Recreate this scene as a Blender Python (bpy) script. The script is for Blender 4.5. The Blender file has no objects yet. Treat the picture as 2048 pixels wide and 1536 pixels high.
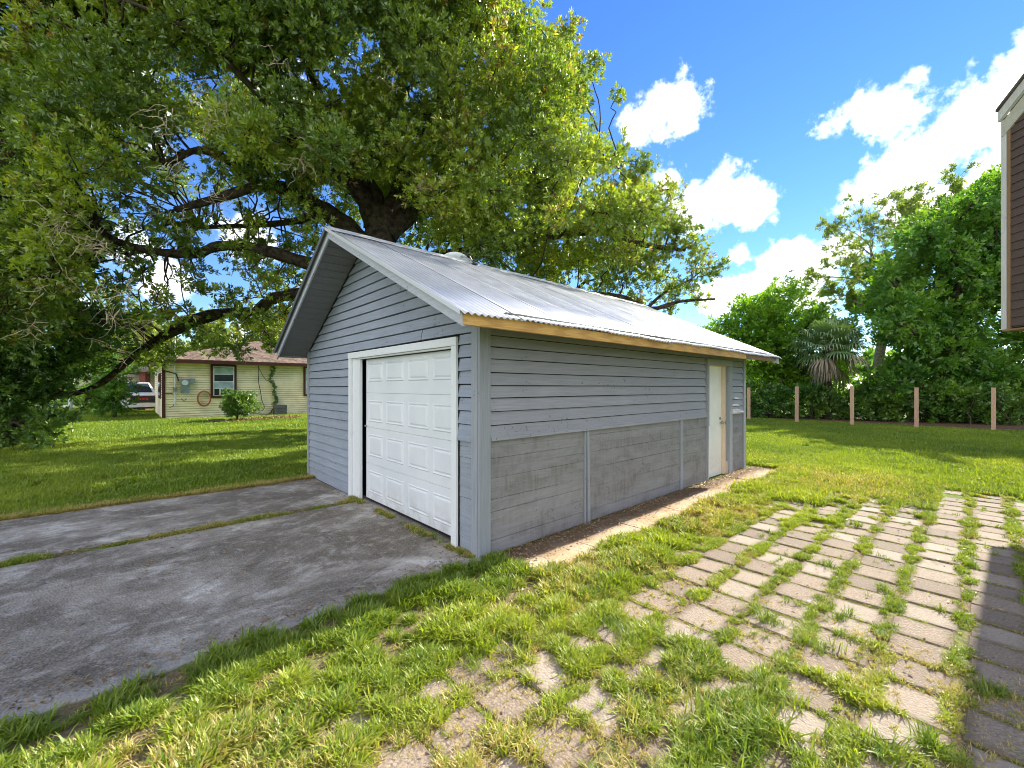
import bpy, math, random
import numpy as np
from mathutils import Vector
random.seed(7); rng=np.random.default_rng(7)
R=math.radians
S=bpy.context.scene; COL=S.collection

# ---------------------------------------------------------------- camera, sky, sun, exposure
# world frame: x runs along the shed's long wall, y along its front wall, origin at its near corner
CAM=np.array([-2.403,-3.089,1.6]); FWD=np.array([.6718,.7408]); RGT=np.array([.7408,-.6718]); FPX=843.2; HY=774.2
cd=bpy.data.cameras.new('camera'); cam=bpy.data.objects.new('camera',cd); COL.objects.link(cam)
cam.location=CAM; cam.rotation_euler=(R(90),0,math.atan2(-FWD[0],FWD[1]))
cd.sensor_width=36; cd.lens=FPX/2048*36; cd.shift_y=(HY-768)/2048; cd.clip_start=.05; cd.clip_end=2000
S.camera=cam
SUN_EL=R(35); SUN_AZ=math.atan2(1,-.045)      # from +y towards +x
sun_dir=Vector((math.sin(SUN_AZ)*math.cos(SUN_EL),math.cos(SUN_AZ)*math.cos(SUN_EL),math.sin(SUN_EL)))
ld=bpy.data.lights.new('sun','SUN'); ld.energy=2.35; ld.angle=R(.55); ld.color=(1,.93,.80)
sun=bpy.data.objects.new('sun',ld); COL.objects.link(sun); sun.rotation_euler=sun_dir.to_track_quat('Z','Y').to_euler()
S.view_settings.view_transform='Standard'; S.view_settings.look='None'; S.view_settings.gamma=1
S.view_settings.exposure=2.42; S.view_settings.use_curve_mapping=False
try:
    S.cycles.max_bounces=6; S.cycles.diffuse_bounces=4; S.cycles.transparent_max_bounces=6; S.cycles.use_denoising=True; S.cycles.denoising_input_passes='RGB_ALBEDO_NORMAL'; S.cycles.denoising_prefilter='ACCURATE'; S.cycles.filter_width=1.0
except Exception: pass

def camdir(px,py):
    v=np.array([*(FWD+(px-1024)/FPX*RGT),(HY-py)/FPX]); return v/np.linalg.norm(v)
def P(px,py,Y):
    "the world point at forward distance Y (metres) seen at photo pixel px,py"
    q=CAM[:2]+Y*(FWD+(px-1024)/FPX*RGT); return np.array([q[0],q[1],CAM[2]+(HY-py)/FPX*Y])
def G(px,Y):
    q=P(px,HY,Y); q[2]=0; return q
def pix(p):
    d=np.asarray(p,float)-CAM; Y=d[...,0]*FWD[0]+d[...,1]*FWD[1]; X=d[...,0]*RGT[0]+d[...,1]*RGT[1]
    return 1024+FPX*X/Y, HY-FPX*d[...,2]/Y, Y

world=bpy.data.worlds.new('World'); S.world=world; world.use_nodes=True
def sky():
    nt=world.node_tree; N=nt.nodes; L=nt.links; N.clear()
    out=N.new('ShaderNodeOutputWorld'); st=N.new('ShaderNodeTexSky'); st.sky_type='NISHITA'; st.sun_disc=False
    st.sun_elevation=SUN_EL; st.sun_rotation=SUN_AZ; st.air_density=1.0; st.dust_density=.0; st.ozone_density=3.5; st.altitude=600
    hs=N.new('ShaderNodeHueSaturation'); hs.inputs['Saturation'].default_value=1.22; hs.inputs['Hue'].default_value=.512; hs.inputs['Value'].default_value=1.0
    L.new(st.outputs[0],hs.inputs['Color'])
    bg=N.new('ShaderNodeBackground'); bg.inputs[1].default_value=.050; L.new(hs.outputs[0],bg.inputs[0])
    tc=N.new('ShaderNodeTexCoord'); D=tc.outputs['Generated']
    def math_(op,a,b=None,c=None,clamp=False):
        n=N.new('ShaderNodeMath'); n.operation=op; n.use_clamp=clamp
        for i,v in enumerate((a,b,c)):
            if v is None: continue
            if isinstance(v,(int,float)): n.inputs[i].default_value=v
            else: L.new(v,n.inputs[i])
        return n.outputs[0]
    def noise(scale,detail,rough,vec=D,off=None):
        m=N.new('ShaderNodeMapping'); L.new(vec,m.inputs[0])
        if off: m.inputs['Location'].default_value=off
        n=N.new('ShaderNodeTexNoise'); n.inputs['Scale'].default_value=scale; n.inputs['Detail'].default_value=detail; n.inputs['Roughness'].default_value=rough
        L.new(m.outputs[0],n.inputs['Vector']); return n.outputs['Fac']
    blobs=[(1270,250,38),(1310,235,45),(1350,215,45),(1375,195,42),
           (1330,375,45),(1400,405,70),(1450,400,75),(1500,425,55),
           (1680,245,50),(1720,235,62),(1765,230,62),(1800,230,38),(1835,150,22),
           (1540,525,50),(1600,520,65),(1660,500,70),(1700,400,60),(1770,370,85),(1830,330,85),(1890,300,90),(1950,250,110),(2030,200,120),(2060,330,150),(1960,390,120),(1860,430,90),
           (1480,510,35),(1500,570,60),(1600,590,90),(1450,600,60),(2150,150,160),(2250,300,220),
           (310,205,60),(560,190,70),(305,300,50),(500,480,70),(270,500,60),(470,690,50),(320,560,50),(120,620,70),(60,230,70)]
    cov=None
    for x,y,r in blobs:
        d=camdir(x,y); w=r/FPX*(1/math.sqrt(1+((x-1024)/FPX)**2))*.80
        vm=N.new('ShaderNodeVectorMath'); vm.operation='DISTANCE'; L.new(D,vm.inputs[0]); vm.inputs[1].default_value=d
        f=math_('MULTIPLY_ADD',vm.outputs['Value'],-1/w,1.0)
        cov=f if cov is None else math_('SMOOTH_MAX',cov,f,.35)
    # extra cumulus outside the view, coverage raised for white fill light
    g=noise(2.1,4,.55,off=(3.1,1.7,.4)); g=math_('MULTIPLY_ADD',g,5.0,-2.0)
    vm=N.new('ShaderNodeVectorMath'); vm.operation='DOT_PRODUCT'; L.new(D,vm.inputs[0]); vm.inputs[1].default_value=camdir(1024,400)
    far=N.new('ShaderNodeMapRange'); far.inputs[1].default_value=.45; far.inputs[2].default_value=.15; L.new(vm.outputs['Value'],far.inputs[0])
    g=math_('ADD',g,math_('MULTIPLY_ADD',far.outputs[0],2.0,-2.0)); cov=math_('MAXIMUM',cov,g)
    n1=noise(9,7,.62); n2=noise(34,6,.6,off=(1,2,3))
    e=math_('ADD',math_('MULTIPLY_ADD',n1,3.4,-1.7),math_('MULTIPLY_ADD',n2,2.1,-1.05))
    den=math_('ADD',cov,math_('ADD',e,-.16))
    mr=N.new('ShaderNodeMapRange'); mr.interpolation_type='SMOOTHSTEP'; mr.inputs[1].default_value=-.24; mr.inputs[2].default_value=.74; L.new(den,mr.inputs[0])
    # thicker parts slightly grey-blue
    sh=noise(6,5,.55,off=(5,1,.06)); shm=N.new('ShaderNodeMapRange'); shm.inputs[1].default_value=.42; shm.inputs[2].default_value=.66; L.new(sh,shm.inputs[0])
    thick=N.new('ShaderNodeMapRange'); thick.inputs[1].default_value=.35; thick.inputs[2].default_value=1.3; L.new(den,thick.inputs[0])
    cm=N.new('ShaderNodeMix'); cm.data_type='RGBA'; cm.inputs[6].default_value=(1,1,1,1); cm.inputs[7].default_value=(.30,.355,.44,1)
    L.new(math_('MULTIPLY',math_('MULTIPLY',shm.outputs[0],thick.outputs[0]),.75),cm.inputs[0])
    b2=N.new('ShaderNodeBackground'); b2.inputs[1].default_value=.50; L.new(cm.outputs[2],b2.inputs[0])
    ms=N.new('ShaderNodeMixShader'); L.new(mr.outputs[0],ms.inputs[0]); L.new(bg.outputs[0],ms.inputs[1]); L.new(b2.outputs[0],ms.inputs[2])
    L.new(ms.outputs[0],out.inputs[0])
sky()

# ---------------------------------------------------------------- materials
class NT:
    def __init__(s,name):
        s.m=bpy.data.materials.new(name); s.m.use_nodes=True; s.t=s.m.node_tree; s.N=s.t.nodes; s.L=s.t.links
        s.bsdf=s.N['Principled BSDF']; s.out=s.N['Material Output']
        s.geo=None
    def pos(s):
        if s.geo is None: s.geo=s.N.new('ShaderNodeNewGeometry')
        return s.geo.outputs['Position']
    def setv(s,i,v):
        if hasattr(v,'is_linked'): s.L.new(v,i)
        elif isinstance(v,tuple) and len(v)==3 and i.type=='RGBA': i.default_value=(*v,1)
        else: i.default_value=v
    def math(s,op,a,b=0.,c=None,clamp=False):
        n=s.N.new('ShaderNodeMath'); n.operation=op; n.use_clamp=clamp; s.setv(n.inputs[0],a); s.setv(n.inputs[1],b)
        if c is not None: s.setv(n.inputs[2],c)
        return n.outputs[0]
    def mapping(s,scale=(1,1,1),vec=None,rot=(0,0,0),loc=(0,0,0)):
        n=s.N.new('ShaderNodeMapping'); s.L.new(vec if vec is not None else s.pos(),n.inputs[0]); n.inputs['Scale'].default_value=scale; n.inputs['Rotation'].default_value=rot; n.inputs['Location'].default_value=loc; return n.outputs[0]
    def noise(s,scale,detail=4,rough=.55,vec=None,dist=0.):
        n=s.N.new('ShaderNodeTexNoise'); s.L.new(vec if vec is not None else s.pos(),n.inputs['Vector']); n.inputs['Scale'].default_value=scale; n.inputs['Detail'].default_value=detail; n.inputs['Roughness'].default_value=rough; n.inputs['Distortion'].default_value=dist; return n.outputs['Fac']
    def voro(s,scale,feature='F1',vec=None):
        n=s.N.new('ShaderNodeTexVoronoi'); n.feature=feature; s.L.new(vec if vec is not None else s.pos(),n.inputs['Vector']); n.inputs['Scale'].default_value=scale; return n
    def ramp(s,f,a,b,lo=0.,hi=1.):
        n=s.N.new('ShaderNodeMapRange'); n.interpolation_type='SMOOTHSTEP'; s.setv(n.inputs[0],f); n.inputs[1].default_value=a; n.inputs[2].default_value=b; n.inputs[3].default_value=lo; n.inputs[4].default_value=hi; return n.outputs[0]
    def mix(s,f,a,b,mode='MIX'):
        n=s.N.new('ShaderNodeMix'); n.data_type='RGBA'; n.blend_type=mode; s.setv(n.inputs[0],f); s.setv(n.inputs[6],a); s.setv(n.inputs[7],b); return n.outputs[2]
    def bump(s,h,strength=.3,dist=.01):
        n=s.N.new('ShaderNodeBump'); n.inputs['Strength'].default_value=strength; n.inputs['Distance'].default_value=dist; s.L.new(h,n.inputs['Height']); s.L.new(n.outputs[0],s.bsdf.inputs['Normal'])
    def objrand(s): return s.N.new('ShaderNodeObjectInfo').outputs['Random']
    def attr(s,name,typ='GEOMETRY'):
        n=s.N.new('ShaderNodeAttribute'); n.attribute_name=name; n.attribute_type=typ; return n.outputs['Fac']
    def base(s,c,rough=.6,spec=.4,metal=0.):
        s.setv(s.bsdf.inputs['Base Color'],c); s.setv(s.bsdf.inputs['Roughness'],rough); s.bsdf.inputs['Specular IOR Level'].default_value=spec; s.bsdf.inputs['Metallic'].default_value=metal
        return s.m
MAT={}
def simple(name,col,rough=.6,spec=.4,metal=0.,var=.12,ns=4.,bump=0.):
    t=NT(name); n=t.noise(ns,5,.6); d=tuple(c*(1-2*var) for c in col); h=tuple(min(1,c*(1+var)) for c in col)
    c=t.mix(t.ramp(n,.3,.7),d,h); 
    if bump: t.bump(t.noise(ns*9,4,.6),bump,.01)
    MAT[name]=t.base(c,rough,spec,metal); return t.m

def wood_paint(name,col,axis,dirt=0.,chips=.5):
    "weathered paint on boards; axis = world axis the grain follows"
    t=NT(name)
    sc=[14.,14.,14.]; sc[axis]=.55
    g=t.noise(5,5,.65,t.mapping(tuple(sc)),dist=.3)
    big=t.noise(1.1,4,.6)
    rnd=t.objrand()
    c=t.mix(t.ramp(g,.25,.75),tuple(x*.80 for x in col),tuple(x*1.12 for x in col))
    c=t.mix(t.math('MULTIPLY',t.ramp(big,.35,.7),.45),c,tuple(x*.82 for x in col))
    c=t.mix(t.math('MULTIPLY',rnd,.42),c,(col[0]*.72,col[1]*.73,col[2]*.76))
    chip=t.noise(30,3,.6); cm=t.ramp(t.math('MULTIPLY',chip,t.ramp(t.noise(2.3,3,.6),.45,.6)),.60,.64)
    c=t.mix(t.math('MULTIPLY',cm,chips),c,(.06,.055,.05))
    sp=t.voro(23.); kn=t.ramp(sp.outputs['Distance'],.05,.09,1.,0.); kn=t.math('MULTIPLY',kn,t.ramp(t.noise(5.,2,.5),.62,.66)); c=t.mix(t.math('MULTIPLY',kn,.7),c,(.10,.10,.11))
    h=g
    if dirt:
        ax=[3.,3.,1.2]; 
        dn=t.noise(1.6,6,.68,t.mapping((1.2,1.2,2.6)),dist=.8)
        st=t.noise(9,5,.7,t.mapping((2.5,2.5,.35)))
        scr=t.noise(12,5,.72,t.mapping((.5,.5,3.)))
        m=t.math('MULTIPLY',t.ramp(dn,.34,.72),t.math('ADD',t.math('MULTIPLY',t.ramp(st,.32,.62),.75),.35),clamp=True)
        c=t.mix(t.math('MULTIPLY',m,dirt),c,(.115,.100,.082))
        c=t.mix(t.math('MULTIPLY',t.ramp(scr,.52,.72),.42*dirt),c,(.36,.355,.35))
    t.bump(h,.5,.007)
    MAT[name]=t.base(c,t.ramp(g,.2,.8,.5,.68),.35); return t.m
GREY=(.340,.338,.368)
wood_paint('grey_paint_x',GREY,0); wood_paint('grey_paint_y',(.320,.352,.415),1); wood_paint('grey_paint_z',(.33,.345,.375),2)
wood_paint('worn_paint_x',(.300,.290,.295),0,dirt=.62); wood_paint('worn_paint_y',(.32,.35,.40),1,dirt=.12)
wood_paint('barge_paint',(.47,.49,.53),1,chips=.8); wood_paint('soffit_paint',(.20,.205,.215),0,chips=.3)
wood_paint('brown_siding',(.105,.070,.056),1,chips=.05); wood_paint('white_trim',(.62,.61,.58),2,chips=.25)
wood_paint('old_cream',(.52,.50,.42),1,chips=.5)

def new_wood():
    t=NT('new_wood'); v=t.mapping((.9,14,14)); n=t.noise(4,4,.6,v,dist=1.2)
    w=t.N.new('ShaderNodeTexWave'); w.inputs['Scale'].default_value=3; w.inputs['Distortion'].default_value=6; w.inputs['Detail'].default_value=3; t.L.new(t.mapping((.25,9,9)),w.inputs['Vector'])
    c=t.mix(t.ramp(n,.3,.7),(.58,.32,.085),(.72,.44,.15)); c=t.mix(t.math('MULTIPLY',t.ramp(w.outputs['Fac'],.35,.9),.4),c,(.36,.17,.05))
    k=t.voro(2.2,vec=t.mapping((1,2.5,2.5))); c=t.mix(t.math('MULTIPLY',t.ramp(k.outputs['Distance'],.03,.07,1.,0.),.85),c,(.10,.045,.015))
    c=t.mix(t.math('MULTIPLY',t.ramp(t.noise(.8,3,.5),.5,.62),.35),c,(.28,.16,.07))
    t.bump(n,.2,.004); MAT['new_wood']=t.base(c,.6,.3)
    t=NT('brown_wood'); n=t.noise(4,4,.6,t.mapping((.9,14,14)),dist=1.); c=t.mix(n,(.16,.09,.05),(.34,.22,.13)); MAT['brown_wood']=t.base(c,.75,.2)
    t=NT('post_wood'); n=t.noise(5,4,.6,t.mapping((16,16,1.)),dist=1.); c=t.mix(t.ramp(n,.3,.7),(.55,.32,.21),(.68,.44,.30)); c=t.mix(t.math('MULTIPLY',t.objrand(),.25),c,(.36,.25,.18)); MAT['post_wood']=t.base(c,.7,.25)
    t=NT('bare_lumber'); n=t.noise(5,4,.6,t.mapping((16,16,1.)),dist=1.); c=t.mix(t.ramp(n,.3,.7),(.60,.47,.33),(.72,.60,.46)); MAT['bare_lumber']=t.base(c,.7,.25)
new_wood()
def roof_metal():
    t=NT('roof_metal'); st=t.noise(2,5,.6,t.mapping((1.6,.5,.5))); n=t.noise(3.5,5,.62)
    c=t.mix(t.ramp(n,.3,.7),(.53,.54,.56),(.66,.665,.68)); c=t.mix(t.math('MULTIPLY',t.objrand(),.22),c,(.46,.48,.52))
    c=t.mix(t.math('MULTIPLY',t.ramp(t.noise(9,4,.7),.6,.75),.35),c,(.40,.38,.36))
    c=t.mix(t.math('MULTIPLY',t.ramp(t.noise(5,4,.7,t.mapping((6,.5,.5))),.55,.72),.35),c,(.36,.38,.42))
    t.bump(t.noise(3,3,.5),.12,.01); MAT['roof_metal']=t.base(c,t.ramp(st,.3,.7,.36,.52),.5,.55)
    t=NT('verge_metal'); MAT['verge_metal']=t.base((.13,.14,.15),.5,.5,.4)
    t=NT('cap_metal'); MAT['cap_metal']=t.base((.62,.62,.61),.45,.5,.35)
roof_metal()
def door_white():
    t=NT('door_white'); c=t.mix(t.ramp(t.noise(1.4,4,.6),.3,.7),(.70,.72,.74),(.77,.78,.79)); c=t.mix(t.math('MULTIPLY',t.ramp(t.noise(9,4,.65),.62,.75),.25),c,(.55,.55,.53)); sx=t.N.new('ShaderNodeSeparateXYZ'); t.L.new(t.pos(),sx.inputs[0]); c=t.mix(t.math('MULTIPLY',t.math('MULTIPLY',t.ramp(sx.outputs[2],.05,.5,1.,0.),t.ramp(t.noise(7,5,.7),.38,.65)),.5),c,(.45,.42,.36)); t.bump(t.noise(120,2,.5),.05,.002); MAT['door_white']=t.base(c,.42,.45)
    t=NT('gloss_white_trim'); g=t.noise(5,4,.6,t.mapping((12,12,.8))); c=t.mix(g,(.72,.73,.74),(.82,.82,.82)); c=t.mix(t.math('MULTIPLY',t.ramp(t.noise(16,4,.7),.64,.7),.5),c,(.35,.33,.30)); MAT['gloss_white_trim']=t.base(c,.45,.4)
    t=NT('slab_door_white')
    z=t.N.new('ShaderNodeSeparateXYZ'); t.L.new(t.pos(),z.inputs[0]); c=t.mix(t.ramp(t.noise(2,4,.6),.3,.7),(.76,.74,.69),(.84,.82,.78))
    dirt=t.math('MULTIPLY',t.ramp(z.outputs[2],.05,.7,1.,0.),t.ramp(t.noise(4,5,.7),.35,.65)); c=t.mix(t.math('MULTIPLY',dirt,.5),c,(.42,.35,.27)); MAT['slab_door_white']=t.base(c,.5,.4)
door_white()
simple('dark',(.045,.047,.053),.9,.1); simple('steel',(.35,.35,.36),.35,.5,.8); simple('interior_dark',(.02,.02,.02),.9,.1)
simple('bark',(.075,.058,.042),.9,.15,0,.35,9.,.9); simple('pale_bark',(.19,.165,.13),.9,.15,0,.3,9.,.6); simple('twig',(.46,.37,.23),.85,.2,0,.25,5.)
simple('cream_siding',(.94,.80,.54),.6,.3,0,.08,1.5); simple('lap_shadow',(.50,.44,.27),.9,.1); simple('maroon',(.070,.016,.013),.5,.4); simple('white_frame',(.62,.64,.66),.4,.4)
simple('shingles',(.26,.19,.145),.9,.15,0,.3,6.,.5); simple('glass_dark',(.025,.035,.04),.08,.6); simple('blind',(.34,.44,.44),.5,.3)
simple('meter_grey',(.23,.27,.29),.5,.4); simple('cable',(.03,.03,.032),.6,.3); simple('hose',(.40,.11,.045),.5,.4); simple('crate',(.11,.11,.115),.8,.2)
simple('truck_white',(.72,.74,.78),.25,.5,0,.03); simple('truck_black',(.015,.015,.018),.35,.5); simple('red_badge',(.45,.02,.02),.4,.4); simple('chrome',(.6,.6,.62),.2,.5,.9); simple('rubber',(.02,.02,.02),.8,.2)
simple('brick_red',(.22,.075,.055),.85,.2,0,.2,8.); simple('tan_wall',(.55,.45,.36),.8,.2); simple('far_roof',(.20,.17,.15),.9,.1); simple('road_grey',(.30,.30,.31),.85,.2)
simple('brown_roof',(.12,.10,.09),.9,.1); simple('dish_white',(.72,.74,.76),.4,.4,0,.1); simple('log',(.15,.115,.08),.9,.1,0,.3,8.,.5)

def leaf_mat(name,dark,mid,light,trans=.38,gloss=.07,dry=None):
    t=NT(name); t.N.remove(t.bsdf)
    r=t.attr('rnd'); pn=t.noise(.55,3,.6)
    c=t.mix(t.ramp(r,0.,.7),dark,mid); c=t.mix(t.math('MULTIPLY',t.ramp(r,.72,1.),.8),c,light); c=t.mix(t.math('MULTIPLY',t.ramp(pn,.42,.66),.45),c,light)
    if dry: c=t.mix(t.ramp(r,.955,.965),c,dry)
    tc=t.mix(1.,c,(1.5,1.45,.45),'MULTIPLY')
    d=t.N.new('ShaderNodeBsdfDiffuse'); t.L.new(c,d.inputs[0]); tr=t.N.new('ShaderNodeBsdfTranslucent'); t.L.new(tc,tr.inputs[0])
    g=t.N.new('ShaderNodeBsdfGlossy'); g.inputs['Roughness'].default_value=.38; g.inputs[0].default_value=(.9,1,.72,1)
    m1=t.N.new('ShaderNodeMixShader'); m1.inputs[0].default_value=trans; t.L.new(d.outputs[0],m1.inputs[1]); t.L.new(tr.outputs[0],m1.inputs[2])
    m2=t.N.new('ShaderNodeMixShader'); m2.inputs[0].default_value=gloss; t.L.new(m1.outputs[0],m2.inputs[1]); t.L.new(g.outputs[0],m2.inputs[2])
    t.L.new(m2.outputs[0],t.out.inputs[0]); MAT[name]=t.m; return t.m
leaf_mat('oak_leaf',(.066,.125,.016),(.20,.295,.030),(.50,.56,.05),.50,.09,(.22,.13,.05))
leaf_mat('dark_leaf',(.045,.11,.028),(.09,.19,.036),(.24,.36,.05),.45,.07)
leaf_mat('broad_leaf',(.08,.19,.02),(.17,.35,.025),(.38,.56,.04),.52,.05)
leaf_mat('deep_leaf',(.048,.13,.028),(.10,.235,.036),(.28,.43,.05),.50,.05)
leaf_mat('yellow_leaf',(.11,.16,.03),(.22,.27,.05),(.36,.38,.09),.45,.04)
leaf_mat('airy_leaf',(.12,.18,.05),(.21,.29,.07),(.34,.40,.11),.45,.05)
leaf_mat('palm_leaf',(.07,.14,.05),(.13,.22,.08),(.30,.36,.15),.25,.10)
leaf_mat('palm_dead',(.17,.13,.09),(.30,.23,.17),(.44,.35,.26),.2,.04)
leaf_mat('litter',(.12,.065,.03),(.26,.155,.075),(.42,.30,.17),.1,.05)

def grass_mat(name,inst):
    t=NT(name); t.N.remove(t.bsdf)
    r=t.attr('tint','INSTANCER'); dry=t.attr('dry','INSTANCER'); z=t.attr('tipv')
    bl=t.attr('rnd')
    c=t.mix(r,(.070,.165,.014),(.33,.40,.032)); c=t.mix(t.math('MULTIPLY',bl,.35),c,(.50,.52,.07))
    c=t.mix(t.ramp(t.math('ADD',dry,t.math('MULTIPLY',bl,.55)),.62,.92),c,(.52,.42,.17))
    c=t.mix(t.ramp(z,0.,.3,.55,0.),c,(.15,.12,.05))  # roots brown as thatch, darkened to put shade into the blade base
    tc=t.mix(1.,c,(1.35,1.35,.5),'MULTIPLY')
    d=t.N.new('ShaderNodeBsdfDiffuse'); t.L.new(c,d.inputs[0]); tr=t.N.new('ShaderNodeBsdfTranslucent'); t.L.new(tc,tr.inputs[0])
    g=t.N.new('ShaderNodeBsdfGlossy'); g.inputs['Roughness'].default_value=.42
    m1=t.N.new('ShaderNodeMixShader'); m1.inputs[0].default_value=.42; t.L.new(d.outputs[0],m1.inputs[1]); t.L.new(tr.outputs[0],m1.inputs[2])
    m2=t.N.new('ShaderNodeMixShader'); m2.inputs[0].default_value=.03; t.L.new(m1.outputs[0],m2.inputs[1]); t.L.new(g.outputs[0],m2.inputs[2])
    t.L.new(m2.outputs[0],t.out.inputs[0]); MAT[name]=t.m
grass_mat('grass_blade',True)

def ground_mats():
    t=NT('ground_soil')
    n=t.noise(2.2,6,.65); f=t.noise(38,5,.7); far=t.N.new('ShaderNodeVectorMath'); far.operation='DISTANCE'; t.L.new(t.pos(),far.inputs[0]); far.inputs[1].default_value=(-2.4,-3.1,0)
    c=t.mix(t.ramp(f,.35,.65),(.13,.10,.06),(.27,.21,.12)); g=t.mix(t.ramp(f,.35,.65),(.07,.15,.018),(.17,.27,.03))
    m=t.math('ADD',t.ramp(n,.45,.6,0.,.5),t.ramp(far.outputs['Value'],5.,11.,0.,1.),clamp=True)
    c=t.mix(m,c,g); t.bump(f,.8,.03); MAT['ground_soil']=t.base(c,.95,.1)
    t=NT('driveway_concrete')
    n=t.noise(.75,7,.68,t.mapping((.8,1.25,1),loc=(1.7,.6,0)),dist=.35); n2=t.noise(2.1,7,.72,dist=.3); f=t.noise(60,4,.75); v=t.voro(62.); v2=t.voro(24.)
    c=t.mix(t.ramp(f,.3,.7),(.090,.076,.060),(.240,.208,.168))
    c=t.mix(t.math('MULTIPLY',t.ramp(n,.42,.62),.70),c,(.40,.360,.310))
    c=t.mix(t.math('MULTIPLY',t.math('MULTIPLY',t.ramp(n2,.47,.66),t.ramp(n,.46,.60)),.85),c,(.68,.65,.61))
    c=t.mix(t.math('MULTIPLY',t.ramp(n2,.25,.42,1.,0.),.5),c,(.055,.046,.040))
    c=t.mix(t.math('MULTIPLY',t.ramp(v.outputs['Distance'],.10,.22,1.,0.),t.ramp(t.noise(3,3,.6),.38,.6,.1,.75)),c,(.34,.33,.31))
    c=t.mix(t.math('MULTIPLY',t.ramp(v2.outputs['Distance'],.045,.07,1.,0.),.7),c,(.62,.60,.56))
    # pale worn rim along the right edge
    sx=t.N.new('ShaderNodeSeparateXYZ'); t.L.new(t.pos(),sx.inputs[0]); e=t.math('ADD',sx.outputs[1],t.math('MULTIPLY',t.noise(3,4,.6),.3))
    c=t.mix(t.math('MULTIPLY',t.ramp(e,.12,.30,1.,0.),.6),c,(.34,.33,.31))
    n3=t.noise(6.5,6,.75,dist=.4); c=t.mix(t.math('MULTIPLY',t.ramp(n3,.50,.66),.45),c,(.50,.47,.43)); c=t.mix(t.math('MULTIPLY',t.ramp(n3,.30,.46,1.,0.),.28),c,(.05,.043,.036))
    ce=t.voro(.55,'DISTANCE_TO_EDGE',t.mapping((1,1.6,1),loc=(.3,.2,0))); wob=t.math('ADD',ce.outputs['Distance'],t.math('MULTIPLY_ADD',t.noise(7,4,.6),.05,-.025)); crk=t.math('MULTIPLY',t.ramp(wob,.0,.007,1.,0.),t.ramp(t.noise(.8,2,.5),.47,.55)); c=t.mix(t.math('MULTIPLY',crk,.35),c,(.035,.03,.025))
    h=t.math('ADD',t.math('MULTIPLY',f,.5),v.outputs['Distance']); t.bump(h,.7,.006); MAT['driveway_concrete']=t.base(c,.85,.25)
    t=NT('path_concrete'); n=t.noise(1.7,6,.66,dist=.4); f=t.noise(55,4,.72)
    c=t.mix(t.ramp(f,.3,.7),(.36,.24,.14),(.54,.39,.24)); c=t.mix(t.math('MULTIPLY',t.ramp(n,.42,.62),.55),c,(.50,.42,.33))
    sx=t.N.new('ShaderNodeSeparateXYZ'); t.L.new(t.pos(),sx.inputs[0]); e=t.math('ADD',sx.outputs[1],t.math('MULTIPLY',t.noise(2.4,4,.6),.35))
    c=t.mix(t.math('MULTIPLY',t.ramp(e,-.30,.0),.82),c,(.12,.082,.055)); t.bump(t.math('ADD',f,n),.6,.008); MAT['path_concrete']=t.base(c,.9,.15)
    t=NT('paver_concrete'); oi=t.objrand(); f=t.noise(70,4,.72); n=t.noise(4,5,.65); v=t.voro(60.)
    c=t.mix(t.ramp(f,.3,.7),(.19,.145,.105),(.31,.245,.18)); c=t.mix(t.ramp(oi,.0,.5,.65,0.),c,(.15,.115,.085)); c=t.mix(t.ramp(oi,.6,1.,0.,.7),c,(.36,.30,.24)); c=t.mix(t.math('MULTIPLY',t.ramp(n,.5,.7),.4),c,(.20,.165,.135))
    c=t.mix(t.math('MULTIPLY',t.ramp(v.outputs['Distance'],.12,.24,1.,0.),.5),c,(.48,.43,.37))
    tc=t.N.new('ShaderNodeTexCoord'); sx=t.N.new('ShaderNodeSeparateXYZ'); t.L.new(tc.outputs['Object'],sx.inputs[0]); ed=t.math('MAXIMUM',t.math('ABSOLUTE',sx.outputs[0]),t.math('ABSOLUTE',sx.outputs[1])); ed=t.math('ADD',ed,t.math('MULTIPLY_ADD',t.noise(11,4,.65),.10,-.05)); c=t.mix(t.math('MULTIPLY',t.ramp(ed,.085,.145),.75),c,(.13,.095,.06))
    c=t.mix(t.math('MULTIPLY',t.ramp(t.noise(2.1,5,.7),.55,.72),.45),c,(.13,.11,.085)); t.bump(t.math('ADD',f,v.outputs['Distance']),.7,.006); MAT['paver_concrete']=t.base(c,.85,.25)
    t=NT('mulch'); f=t.noise(14,5,.7); MAT['mulch']=t.base(t.mix(t.ramp(f,.35,.65),(.06,.035,.02),(.20,.12,.07)),.95,.1)
ground_mats()

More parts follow.
